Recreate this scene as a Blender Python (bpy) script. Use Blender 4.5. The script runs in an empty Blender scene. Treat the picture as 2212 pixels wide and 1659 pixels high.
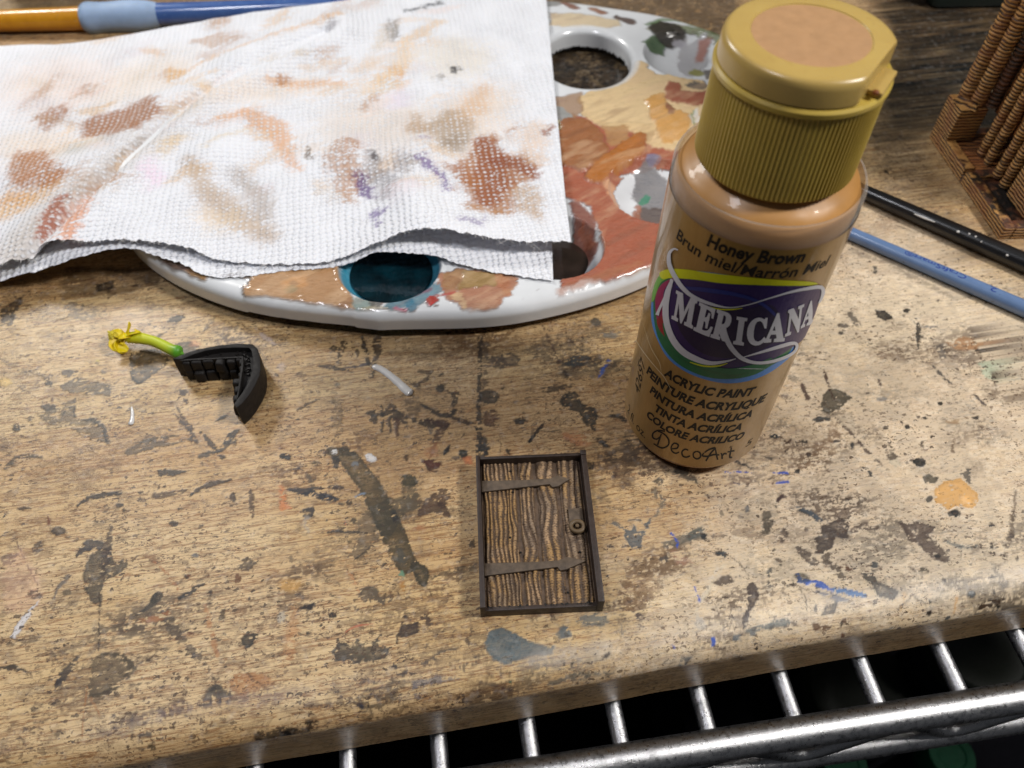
import bpy, bmesh, math, random
import numpy as np
from mathutils import Matrix, Vector
R_ = math.radians
random.seed(7)
C = bpy.context.scene.collection
SC = bpy.context.scene
# ------------------------------------------------------------------ camera (1 unit = 1 cm)
SC.unit_settings.system = 'METRIC'; SC.unit_settings.scale_length = 0.01
CAM_H, PITCH, ROLL, FPX = 17.5612, R_(52.3181), R_(0.4848), 1734.42   # focal length in units of a 2212 wide frame
cam = bpy.data.cameras.new('camera'); camo = bpy.data.objects.new('camera', cam); C.objects.link(camo)
_cr, _sr = math.cos(ROLL), math.sin(ROLL)
_right = Vector((1, 0, 0)); _up = Vector((0, math.sin(PITCH), math.cos(PITCH))); _fw = Vector((0, math.cos(PITCH), -math.sin(PITCH)))
_cx = _right*_cr + _up*_sr; _cy = _up*_cr - _right*_sr
camo.matrix_world = Matrix(((_cx.x, _cy.x, -_fw.x, 0), (_cx.y, _cy.y, -_fw.y, 0), (_cx.z, _cy.z, -_fw.z, CAM_H), (0, 0, 0, 1)))
cam.sensor_fit = 'HORIZONTAL'; cam.sensor_width = 36; cam.lens = 36*FPX/2212
cam.clip_start = 0.5; cam.clip_end = 600
cam.dof.use_dof = True; cam.dof.focus_distance = 18.6; cam.dof.aperture_fstop = 0.19
SC.camera = camo
# ------------------------------------------------------------------ world and lamps
w = bpy.data.worlds.new("World"); SC.world = w; w.use_nodes = True
bg = w.node_tree.nodes['Background']; bg.inputs[0].default_value = (0.80, 0.84, 0.92, 1); bg.inputs[1].default_value = 0.055
def area(name, loc, target, size, power, col, sy=None):
    l = bpy.data.lights.new(name, 'AREA'); l.size = size; l.energy = power; l.color = col
    if sy: l.shape = 'RECTANGLE'; l.size_y = sy
    o = bpy.data.objects.new(name, l); C.objects.link(o); o.location = loc
    d = Vector(target) - Vector(loc); o.rotation_euler = d.to_track_quat('-Z', 'Y').to_euler()
    return o
area('ceiling_lamp', (52, 6, 64), (4, 12, 0), 12, 51000, (1.0, 0.97, 0.93))
area('workbench_lamp', (-40, 54, 42), (-2, 18, 0), 12, 22000, (1.0, 0.97, 0.92))
area('overhead_strip', (-20, 3, 62), (-2, 8, 0), 9, 11000, (0.94, 0.94, 1.0), 9)
SC.view_settings.view_transform = 'Standard'; SC.view_settings.look = 'None'; SC.view_settings.exposure = 0; SC.view_settings.gamma = 1
try:
    SC.cycles.max_bounces = 8; SC.cycles.use_denoising = True; SC.cycles.sample_clamp_indirect = 6
except Exception: pass

# ------------------------------------------------------------------ helpers
def lin(c):
    c = np.asarray(c, float)/255.0
    return np.where(c <= 0.04045, c/12.92, ((c+0.055)/1.055)**2.4)
def ray(px, py):
    a = np.asarray(px, float)-1106; b = np.asarray(py, float)-829.5
    u = _cr*a+_sr*b; v = -_sr*a+_cr*b
    return u/FPX, math.cos(PITCH)-v/FPX*math.sin(PITCH), -math.sin(PITCH)-v/FPX*math.cos(PITCH)
def P(px, py, z=0.0):
    """where the sight line through a point of the photograph (2212 x 1659) meets height z"""
    dx, dy, dz = ray(px, py); t = (z-CAM_H)/dz
    return np.array([dx*t, dy*t, CAM_H+dz*t])
FR = {'BL': (0, 1700, 1.253), 'BOT': (1200, 2300, 1.4747), 'BR': (2700, 2000, 1.62), 'AR': (350, 1200, 2.765), 'MID': (1100, 1100, 1.58),
      'R1': (2900, 950, 1.508), 'M2': (1100, 1750, 2.37), 'M3': (2200, 1700, 1.659), 'L4': (0, 1050, 2.37), 'T1': (0, 0, 1.2344), 'T2': (1344, 0, 1.2344),
      'PF': (500, 980, 1.00545), 'C5': (2100, 0, 1.4425), 'B3': (2400, 0, 1.508), 'B4': (2400, 900, 1.508), 'G5': (3300, 0, 1.276), 'D': (0, 0, 1.8228/3.3226)}
def fr(f, x, y):
    if f == 'S': return x, y
    a = FR[f]
    return (a[0]+x/a[2])/1.8228, (a[1]+y/a[2])/1.8228

def empty(name, loc, label, cat, group=None, kind=None):
    o = bpy.data.objects.new(name, None); C.objects.link(o); o.location = tuple(float(v) for v in loc); o.empty_display_size = 0.5
    o['label'] = label; o['category'] = cat
    if group: o['group'] = group
    if kind: o['kind'] = kind
    return o
def wloc(o):
    v = Vector((0, 0, 0))
    while o is not None: v = v+o.location; o = o.parent
    return np.array(v)
class G:
    def __init__(s): s.v = []; s.f = []; s.n = 0
    def add(s, v, f):
        v = np.asarray(v, float); s.v.append(v); s.f += [tuple(int(i)+s.n for i in q) for q in f]; s.n += len(v); return s
    def box(s, c, size, rz=0.0, top=1.0):
        x, y, z = np.array(size)/2.0; a = np.array([[-x, -y, -z], [x, -y, -z], [x, y, -z], [-x, y, -z], [-x*top, -y*top, z], [x*top, -y*top, z], [x*top, y*top, z], [-x*top, y*top, z]])
        co, si = math.cos(rz), math.sin(rz); b = a.copy(); b[:, 0] = a[:, 0]*co-a[:, 1]*si; b[:, 1] = a[:, 0]*si+a[:, 1]*co
        return s.add(b+np.array(c), [(3, 2, 1, 0), (4, 5, 6, 7), (0, 1, 5, 4), (1, 2, 6, 5), (2, 3, 7, 6), (3, 0, 4, 7)])
    def tube(s, pts, rad, n=12, cap=True, flat=1.0):
        pts = [Vector(p) for p in pts]; m = len(pts)
        if not hasattr(rad, '__len__'): rad = [rad]*m
        t0 = (pts[1]-pts[0]).normalized(); ref = Vector((0, 0, 1)) if abs(t0.z) < 0.9 else Vector((1, 0, 0))
        nx = t0.cross(ref).normalized(); vs = []
        for i in range(m):
            t = (pts[min(i+1, m-1)]-pts[max(i-1, 0)]).normalized()
            nx = (nx-t*nx.dot(t)).normalized(); ny = t.cross(nx)
            for k in range(n):
                a = 2*math.pi*k/n; vs.append(pts[i]+nx*(math.cos(a)*rad[i])+ny*(math.sin(a)*rad[i]*flat))
        fs = [(i*n+k, i*n+(k+1) % n, (i+1)*n+(k+1) % n, (i+1)*n+k) for i in range(m-1) for k in range(n)]
        if cap: fs += [tuple(range(n))[::-1], tuple((m-1)*n+k for k in range(n))]
        return s.add([tuple(v) for v in vs], fs)
    def lathe(s, prof, c, n=96, rfun=None, cap=True, z2=None):
        th = np.linspace(0, 2*np.pi, n, endpoint=False); vs = []
        for i, (r, z) in enumerate(prof):
            rr = r+(rfun(th, z, r) if rfun else 0)
            vs.append(np.c_[c[0]+rr*np.cos(th), c[1]+rr*np.sin(th), np.full(n, c[2]+z)])
        m = len(prof); fs = [(i*n+k, i*n+(k+1) % n, (i+1)*n+(k+1) % n, (i+1)*n+k) for i in range(m-1) for k in range(n)]
        if cap: fs += [tuple(range(n))[::-1], tuple((m-1)*n+k for k in range(n))]
        return s.add(np.concatenate(vs), fs)
    def prism(s, poly, z0, z1):
        poly = [tuple(p[:2]) for p in poly]; n = len(poly)
        a = sum(poly[i][0]*poly[(i+1) % n][1]-poly[(i+1) % n][0]*poly[i][1] for i in range(n))
        if a < 0: poly = poly[::-1]
        v = [(x, y, z0) for x, y in poly]+[(x, y, z1) for x, y in poly]
        return s.add(v, [tuple(range(n))[::-1], tuple(range(n, 2*n))]+[(i, (i+1) % n, n+(i+1) % n, n+i) for i in range(n)])
    def build(s, name, mat, parent=None, smooth=True, bevel=0, seg=2, sharp=40, col=None):
        V = np.concatenate(s.v); base = wloc(parent) if parent is not None else np.zeros(3)
        me = bpy.data.meshes.new(name); me.from_pydata([tuple(q) for q in (V-base)], [], s.f)
        if bevel:
            bm = bmesh.new(); bm.from_mesh(me)
            ed = [e for e in bm.edges if len(e.link_faces) == 2 and e.calc_face_angle(0) > 0.5]
            bmesh.ops.bevel(bm, geom=ed, offset=bevel, segments=seg, affect='EDGES', profile=0.6); bm.to_mesh(me); bm.free()
        if col is not None:
            at = me.attributes.new('paint', 'FLOAT_COLOR', 'POINT'); at.data.foreach_set('color', np.asarray(col, np.float32).ravel())
        me.materials.append(mat)
        if smooth: me.shade_smooth(); me.set_sharp_from_angle(angle=R_(sharp))
        o = bpy.data.objects.new(name, me); C.objects.link(o)
        if parent is not None: o.parent = parent
        return o
def gridmesh(name, X, mat, parent=None, attrs=None, smooth=True, keep=None, base=None, wrap=False):
    """X: (rows, cols, 3) array of points"""
    r, c, _ = X.shape
    b = base if base is not None else (wloc(parent) if parent is not None else np.zeros(3))
    idx = np.arange(r*c).reshape(r, c)
    if wrap: idx = np.concatenate([idx, idx[:, :1]], 1)
    q = np.stack([idx[:-1, :-1], idx[:-1, 1:], idx[1:, 1:], idx[1:, :-1]], -1).reshape(-1, 4)
    if keep is not None: q = q[keep.ravel()[q].all(1)]
    V = (X.reshape(-1, 3)-b)
    used = np.zeros(len(V), bool); used[q.ravel()] = True
    remap = np.cumsum(used)-1; V = V[used]; q = remap[q]
    me = bpy.data.meshes.new(name); me.vertices.add(len(V)); me.vertices.foreach_set('co', V.astype(np.float32).ravel())
    me.loops.add(q.size); me.loops.foreach_set('vertex_index', q.astype(np.int32).ravel())
    me.polygons.add(len(q)); me.polygons.foreach_set('loop_start', np.arange(0, q.size, 4, dtype=np.int32)); me.polygons.foreach_set('loop_total', np.full(len(q), 4, np.int32))
    me.update(calc_edges=True)
    for n_, a_ in (attrs or {}).items():
        a_ = a_.reshape(len(used), -1)[used]
        if a_.shape[1] == 1: at = me.attributes.new(n_, 'FLOAT', 'POINT'); at.data.foreach_set('value', a_.astype(np.float32).ravel())
        else: at = me.attributes.new(n_, 'FLOAT_COLOR', 'POINT'); at.data.foreach_set('color', a_.astype(np.float32).ravel())
    me.validate()
    me.materials.append(mat)
    if smooth: me.shade_smooth()
    o = bpy.data.objects.new(name, me); C.objects.link(o)
    if parent is not None: o.parent = parent
    return o
# value noise
def _h(ix, iy, s):
    n = (ix.astype(np.int64)*374761393+iy.astype(np.int64)*668265263+s*1442695041) & 0xffffffff
    n = ((n ^ (n >> 13))*1274126177) & 0xffffffff
    return ((n ^ (n >> 16)) & 0xffff)/65535.0
def vn(x, y, s=0):
    ix = np.floor(x); iy = np.floor(y); fx = x-ix; fy = y-iy; fx = fx*fx*(3-2*fx); fy = fy*fy*(3-2*fy)
    return (_h(ix, iy, s)*(1-fx)+_h(ix+1, iy, s)*fx)*(1-fy)+(_h(ix, iy+1, s)*(1-fx)+_h(ix+1, iy+1, s)*fx)*fy
def fbm(x, y, s=0, o=4):
    r = 0; a = 1; t = 0
    for i in range(o): r = r+a*vn(x*2**i, y*2**i, s+i*17); t += a; a *= .55
    return r/t
def sst(a, b, x):
    t = np.clip((x-a)/(b-a), 0, 1); return t*t*(3-2*t)
class Canvas:
    """colour and coverage kept per vertex of a finely divided surface"""
    def __init__(s, xy, z=0.0, warp=.035, ang=0.0):
        s.xy = xy; s.z = z; n = len(xy); s.c = np.zeros((n, 3)); s.a = np.zeros(n); s.h = np.zeros(n); s.w = warp; s.dark = 1.0; s.softer = 1.0; s.wk = 1.0
        x, y = xy[:, 0], xy[:, 1]
        s.wx = (fbm(x*5, y*5, 1)-.5)*2; s.wy = (fbm(x*5, y*5, 9)-.5)*2
        s.bx = (fbm(x*1.3, y*1.3, 31)-.5)*2; s.by = (fbm(x*1.3, y*1.3, 47)-.5)*2
        s.fx = (fbm(x*19, y*19, 5, 3)-.5)*2
        ca, sa = math.cos(ang), math.sin(ang); u = x*ca+y*sa; v = -x*sa+y*ca
        s.wear = fbm(u*4, v*16, 77)*.55+fbm(x*16, y*16, 99, 3)*.45
    def _bb(s, pts, m):
        x, y = s.xy[:, 0], s.xy[:, 1]; lo = pts.min(0)-m; hi = pts.max(0)+m
        return np.nonzero((x > lo[0]) & (x < hi[0]) & (y > lo[1]) & (y < hi[1]))[0]
    def _app(s, i, sd, col, a, soft, wear, h):
        soft = soft*s.softer
        m = sst(soft, -soft, sd)*a
        if wear > 0:
            k = s.wear[i]+.12*np.clip(-sd/.10, 0, 1)-.05; lo = .27*s.wk+.21*wear; m = m*sst(lo, lo+.09, k)
        col = lin(col)*(.75 if (s.dark < .6 and col[2] > col[0]+8 and min(col) > 84) else s.dark if max(col) < (165 if s.dark < .6 else 215) else 1.0)
        cc = col[None, :]*(1+.22*(s.wear[i][:, None]-.5))
        if s.dark < .6:
            dp = sst(.02, .14, -sd)*(.35+.65*sst(.45, .6, fbm(s.xy[i, 0]*2.2, s.xy[i, 1]*2.2, 404, 2))); m = m*(1-.24*dp*(fbm(s.xy[i, 0]*7, s.xy[i, 1]*16, 303, 3) > .44)); cc = cc*(.8+.4*dp)[:, None]
        na = s.a[i]+m*(1-s.a[i]); k = np.where(na > 1e-4, m/np.maximum(na, 1e-4), 0)[:, None]
        s.c[i] = s.c[i]*(1-k)+cc*k; s.a[i] = na
        if h: s.h[i] += m*h
    def poly(s, f, pts, col, a=.95, soft=.02, wear=0.0, warp=None, h=0.0, world=False):
        pts = np.array(pts, float)
        if not world:
            q = [fr(f, x, y) for x, y in pts]; pts = np.array([P(x, y, s.z)[:2] for x, y in q])
        wp = s.w if warp is None else warp
        i = s._bb(pts, soft+wp*3)
        if not len(i): return
        x = s.xy[i, 0]+(s.wx[i]+.8*s.fx[i])*wp+s.bx[i]*wp*2; y = s.xy[i, 1]+s.wy[i]*wp+s.by[i]*wp*2
        d = np.full(len(i), 1e9); ins = np.zeros(len(i), bool); n = len(pts)
        for k in range(n):
            ax, ay = pts[k]; bx, by = pts[(k+1) % n]; ex, ey = bx-ax, by-ay; wx, wy = x-ax, y-ay
            t = np.clip((wx*ex+wy*ey)/(ex*ex+ey*ey+1e-12), 0, 1); d = np.minimum(d, (wx-ex*t)**2+(wy-ey*t)**2)
            c = ((ay <= y) & (by > y)) | ((by <= y) & (ay > y))
            ins ^= c & (x < ax+(y-ay)/(ey if abs(ey) > 1e-12 else 1e-12)*ex)
        sd = np.sqrt(d)*np.where(ins, -1, 1)
        s._app(i, sd, col, a, soft, wear, h)
    def ell(s, f, x, y, rx, ry, rot, col, a=.95, soft=.02, wear=0.0, warp=None, h=0.0):
        r = R_(rot); q = []
        for k in range(18):
            t = 2*math.pi*k/18; u, v = rx*math.cos(t), ry*math.sin(t); q.append((x+u*math.cos(r)-v*math.sin(r), y+u*math.sin(r)+v*math.cos(r)))
        s.poly(f, q, col, a, soft, wear, warp, h)
    def stroke(s, f, pts, w, col, a=.95, soft=.02, wear=0.0, warp=None, h=0.0, world=False):
        if not hasattr(w, '__len__'): w = [w]*len(pts)
        if not world:
            q = [fr(f, x, y) for x, y in pts]; W = [P(x, y, s.z)[:2] for x, y in q]
            sc = FR[f][2]*1.8228 if f != 'S' else 1.0
            rw = [np.linalg.norm(P(x+k/sc, y, s.z)[:2]-c)/2 for (x, y), k, c in zip(q, w, W)]; pts = np.array(W)
        else: pts = np.array(pts, float); rw = [k/2 for k in w]
        wp = s.w if warp is None else warp
        i = s._bb(pts, max(rw)+soft+wp*3)
        if not len(i): return
        x = s.xy[i, 0]+(s.wx[i]+.8*s.fx[i])*wp; y = s.xy[i, 1]+s.wy[i]*wp; sd = np.full(len(i), 1e9)
        for k in range(len(pts)-1):
            ax, ay = pts[k]; ex, ey = pts[k+1]-pts[k]; wx, wy = x-ax, y-ay
            t = np.clip((wx*ex+wy*ey)/(ex*ex+ey*ey+1e-12), 0, 1)
            sd = np.minimum(sd, np.sqrt((wx-ex*t)**2+(wy-ey*t)**2)-(rw[k]*(1-t)+rw[k+1]*t))
        s._app(i, sd, col, a, soft, wear, h)
    def rgba(s): return np.c_[s.c, s.a]

# ------------------------------------------------------------------ materials
class N:
    def __init__(s, name, rough=.5, col=(.5, .5, .5), metal=0.0, spec=.5, coat=0.0):
        s.m = bpy.data.materials.new(name); s.m.use_nodes = True; s.t = s.m.node_tree; s.b = s.t.nodes['Principled BSDF']; s.out = s.t.nodes['Material Output']
        s.b.inputs['Roughness'].default_value = rough; s.b.inputs['Base Color'].default_value = (*col, 1); s.b.inputs['Metallic'].default_value = metal
        s.b.inputs['Specular IOR Level'].default_value = spec; s.b.inputs['Coat Weight'].default_value = coat
    def n(s, t, **k):
        o = s.t.nodes.new('ShaderNode'+t)
        for a, b in k.items(): setattr(o, a, b)
        return o
    def l(s, a, b): s.t.links.new(a, b); return a
    def co(s, scale=(1, 1, 1), rot=(0, 0, 0)):
        tc = s.n('TexCoord'); mp = s.n('Mapping'); mp.inputs['Scale'].default_value = scale; mp.inputs['Rotation'].default_value = rot; s.l(tc.outputs['Object'], mp.inputs[0]); return mp.outputs[0]
    def noise(s, vec, scale, detail=4, rough=.55, dist=0.0):
        o = s.n('TexNoise'); o.inputs['Scale'].default_value = scale; o.inputs['Detail'].default_value = detail; o.inputs['Roughness'].default_value = rough; o.inputs['Distortion'].default_value = dist
        s.l(vec, o.inputs['Vector']); return o.outputs['Fac']
    def vor(s, vec, scale, feat='F1', rnd=1.0):
        o = s.n('TexVoronoi'); o.feature = feat; o.inputs['Scale'].default_value = scale; o.inputs['Randomness'].default_value = rnd; s.l(vec, o.inputs['Vector']); return o
    def rng(s, v, a, b, c=0.0, d=1.0, smooth=False):
        o = s.n('MapRange'); o.inputs[1].default_value = a; o.inputs[2].default_value = b; o.inputs[3].default_value = c; o.inputs[4].default_value = d
        if smooth: o.interpolation_type = 'SMOOTHSTEP'
        s.l(v, o.inputs[0]); return o.outputs[0]
    def math(s, op, a, b=None):
        o = s.n('Math'); o.operation = op
        for i, v in enumerate((a, b)):
            if v is None: continue
            if isinstance(v, (int, float)): o.inputs[i].default_value = v
            else: s.l(v, o.inputs[i])
        return o.outputs[0]
    def mix(s, f, a, b, mode='MIX'):
        o = s.n('Mix'); o.data_type = 'RGBA'; o.blend_type = mode
        for sock, v, fc in ((o.inputs[0], f, 1), (o.inputs[6], a, 0), (o.inputs[7], b, 0)):
            if isinstance(v, (int, float)): sock.default_value = v if fc else (v, v, v, 1)
            elif isinstance(v, (tuple, list)): sock.default_value = (*v[:3], 1)
            else: s.l(v, sock)
        return o.outputs[2]
    def bump(s, h, strength=.3, dist=.01, prev=None):
        o = s.n('Bump'); o.inputs['Strength'].default_value = strength; o.inputs['Distance'].default_value = dist; s.l(h, o.inputs['Height'])
        if prev is not None: s.l(prev, o.inputs['Normal'])
        s.l(o.outputs[0], s.b.inputs['Normal']); return o.outputs[0]
    def color(s, c): s.l(c, s.b.inputs['Base Color'])
    def attr(s, name='paint'):
        o = s.n('Attribute'); o.attribute_name = name; return o
def L(r, g, b): return tuple(float(v) for v in lin((r, g, b)))

def mat_board():
    m = N('wood_board', .42, spec=.35, coat=.25); m.b.inputs['Coat Roughness'].default_value = .22; g = m.co((1, 1, 1))
    gs = m.co((.22, 3.2, 3.2))
    n1 = m.noise(gs, 1.6, 6, .6, .6); n2 = m.noise(m.co((.16, 2.1, 2.1)), 3.0, 5, .62, .5); big = m.noise(g, .16, 3)
    st = m.co((.02, .22, .22)); stave = m.noise(st, 1.1, 1)
    c = m.mix(m.rng(n1, .3, .7), L(212, 184, 136), L(184, 150, 100))
    c = m.mix(m.rng(big, .42, .62), c, m.mix(.5, c, L(222, 198, 160)))
    c = m.mix(m.rng(stave, .45, .55, 0, .35), c, L(168, 122, 76))
    n2 = m.math('ABSOLUTE', m.math('SUBTRACT', n2, .5)); c = m.mix(m.rng(n2, .0, .028, .85, 0), c, L(126, 78, 38)); n3 = m.noise(m.co((.5, 14, 14)), 1.3, 5, .65, .5); c = m.mix(m.rng(n3, .53, .64, 0, .62), c, L(126, 88, 54))
    pv = m.vor(m.co((1.6, 17, 17)), 1.5)                                      # short dark pores along the grain
    pm = m.noise(g, .9, 3)
    pore = m.math('MULTIPLY', m.rng(pv.outputs['Distance'], .10, .22, 1, 0), m.rng(pm, .42, .6))
    c = m.mix(m.math('MULTIPLY', pore, .75), c, L(78, 48, 32))
    # greyish rubbed film
    gf = m.noise(m.co((1, 1.6, 1)), 1.7, 6, .68, 1.2)
    c = m.mix(m.rng(gf, .51, .64, 0, .5), c, L(120, 98, 74)); gg = m.noise(m.co((.8, 2.4, 1)), 5, 6, .8, .8); c = m.mix(m.math('MULTIPLY', m.rng(gg, .54, .62), m.rng(m.noise(g, .8, 4, .6), .42, .58)), c, L(74, 56, 44))
    a = m.attr('paint'); fine = m.noise(m.co((2.2, 9, 1)), 8, 4, .7)
    f2 = m.noise(g, 16, 4, .75)
    fx = m.math('ADD', m.math('MULTIPLY', fine, .5), m.math('MULTIPLY', f2, .5)); fx = m.math('ADD', fx, m.math('MULTIPLY', a.outputs['Alpha'], .30))
    al = m.math('MULTIPLY', a.outputs['Alpha'], m.rng(fx, .54, .64, .5, 1))
    c = m.mix(al, c, a.outputs['Color'])
    # dense fine specks of old sprayed paint, in drifts
    wv = m.n('VectorMath'); wv.operation = 'ADD'; nz = m.n('TexNoise'); nz.inputs['Scale'].default_value = 9; nz.inputs['Detail'].default_value = 3; m.l(g, nz.inputs['Vector'])
    sc = m.n('VectorMath'); sc.operation = 'SCALE'; sc.inputs['Scale'].default_value = .2; m.l(nz.outputs['Color'], sc.inputs[0]); m.l(m.co((.62, 1.15, 1)), wv.inputs[0]); m.l(sc.outputs[0], wv.inputs[1])
    for scale, thr, ns, lo, hi, col, amt in ((8.0, .40, .55, .44, .60, L(62, 48, 38), .85), (3.4, .2, .8, .48, .62, L(44, 40, 40), .88), (13, .46, .35, .42, .60, L(82, 60, 44), .8)):
        v = m.vor(wv.outputs[0], scale); msk = m.noise(g, ns, 4, .6)
        ck = m.n('SeparateColor'); m.l(v.outputs['Color'], ck.inputs[0])
        th = m.math('MULTIPLY', ck.outputs[0], thr); d = m.math('SUBTRACT', th, v.outputs['Distance'])
        sp = m.math('MULTIPLY', m.rng(d, 0, .04), m.rng(msk, lo, hi, .2, 1))
        c = m.mix(m.math('MULTIPLY', sp, amt), c, col)
    sw = m.noise(g, 5, 3); c = m.mix(m.rng(sw, .55, .75, 0, .12), c, (.75, .72, .68))
    m.color(c)
    r = m.mix(al, m.rng(m.noise(g, .7, 4), .3, .7, .30, .50), .42)
    m.l(r, m.b.inputs['Roughness'])
    h = m.math('ADD', m.math('MULTIPLY', a.outputs['Alpha'], .6), m.math('MULTIPLY', n2, -.5)); h = m.math('SUBTRACT', h, pore)
    fb = m.noise(g, 38, 3, .7)
    b1 = m.bump(h, .5, .012); b2 = m.bump(fb, .6, .010, b1); m.l(b2, m.b.inputs['Coat Normal'])
    return m.m

def simple(name, rgb, rough=.5, metal=0, coat=0, var=.12, ns=3.0, bs=.15, bd=.01, nb=20, spec=.5, sss=0.0):
    m = N(name, rough, metal=metal, coat=coat, spec=spec); g = m.co(); n = m.noise(g, ns, 5)
    c = L(*rgb); m.color(m.mix(m.rng(n, .3, .7), tuple(v*(1-var) for v in c), tuple(min(1, v*(1+var)) for v in c)))
    m.l(m.rng(m.noise(g, ns*2.1, 4), .3, .7, max(.02, rough-.08), rough+.08), m.b.inputs['Roughness'])
    m.bump(m.noise(g, nb, 3), bs, bd)
    if sss: m.b.inputs['Subsurface Weight'].default_value = sss; m.b.inputs['Subsurface Radius'].default_value = (.12, .08, .05)
    return m.m

# ------------------------------------------------------------------ wooden board
BANG = R_(8.6676+1.5249)
_v = np.array([-math.sin(R_(8.6676)), math.cos(R_(8.6676))])*5.2037
bu = np.array([math.cos(BANG), math.sin(BANG)]); bv = np.array([-math.sin(BANG), math.cos(BANG)])
BT = 2.19
board = empty('wooden_board', (_v[0], _v[1], 0), 'pale wooden board covered in dried paint stains, lying on the wire shelf', 'board')
board.rotation_euler = (0, 0, BANG)
def board_local(x, y): d = np.stack([x-_v[0], y-_v[1]], -1); return d@bu, d@bv
def make_board():
    rows = [0.0]; step = .022
    while rows[-1] < 44: rows.append(rows[-1]+step); step = .022+.0011*rows[-1]**1.22
    T = np.array(rows[1:])
    # front face and rounded edge come first: (t, z)
    rad = .52
    rx = 1.05; prof = [(0, -BT)]+[(0, -BT+(BT-rad)*k/8) for k in range(1, 9)]+[(rx-rx*math.cos(a), -rad+rad*math.sin(a)) for a in np.linspace(0, math.pi/2, 34)[1:]]
    T = T[T > rx+.01]
    prof += [(t, 0.0) for t in T]
    prof = np.array(prof); nr = len(prof); nc = 860
    u = np.linspace(-1, 1, nc); ext = np.sign(u)*np.where(np.abs(u) > .965, 1.0, 0)
    X = np.zeros((nr, nc, 3)); tt = prof[:, 0]
    half = 14.2+tt*.335; cen = 0.9-tt*.17
    s = cen[:, None]+half[:, None]*u[None, :]
    over = np.clip((np.abs(u)-.965)/.035, 0, 1)
    s = s*(1-over)[None, :]+(np.sign(u)*34)[None, :]*over[None, :]
    wob = (fbm(s*.35, s*0+3.1, 3)-.5)*.10
    X[..., 0] = s; X[..., 1] = tt[:, None]+wob*np.exp(-tt/1.5)[:, None]; X[..., 2] = prof[:, 1][:, None]
    X[..., 2] -= (np.clip(fbm(s*.9, tt[:, None]*.9+s*0, 12)-.5, 0, 1))*.05*np.exp(-((tt-.4)/.5)**2)[:, None]
    xy = np.stack([_v[0]+X[..., 0]*bu[0]+X[..., 1]*bv[0], _v[1]+X[..., 0]*bu[1]+X[..., 1]*bv[1]], -1).reshape(-1, 2)
    face = np.repeat(prof[:, 1] < -.45, nc)
    cv = Canvas(xy, 0.0, .04, BANG); cv.dark = .36
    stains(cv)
    cv.a[face] *= .0
    cv.h = np.clip(cv.h, 0, .04)
    X[..., 2] += cv.h.reshape(nr, nc)
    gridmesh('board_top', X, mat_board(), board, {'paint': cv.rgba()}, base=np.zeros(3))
    g = G()      # underside, back and ends
    g.box((0, 22.6, -BT/2-.02), (67.9, 42.6, BT-.05)); o = g.build('board_body', bpy.data.materials['wood_board'], None); o.parent = board
SLATE = (44, 50, 56); DK = (32, 30, 30); BRN = (82, 52, 40); RUST = (156, 86, 44); OLV = (84, 74, 52); GRY = (118, 108, 92); NAVY = (42, 52, 70); BLU = (38, 82, 186); BGR = (98, 112, 118); WHT = (214, 212, 210); PUR = (98, 78, 74); BLK = (24, 24, 26); TAN = (168, 120, 72)
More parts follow.
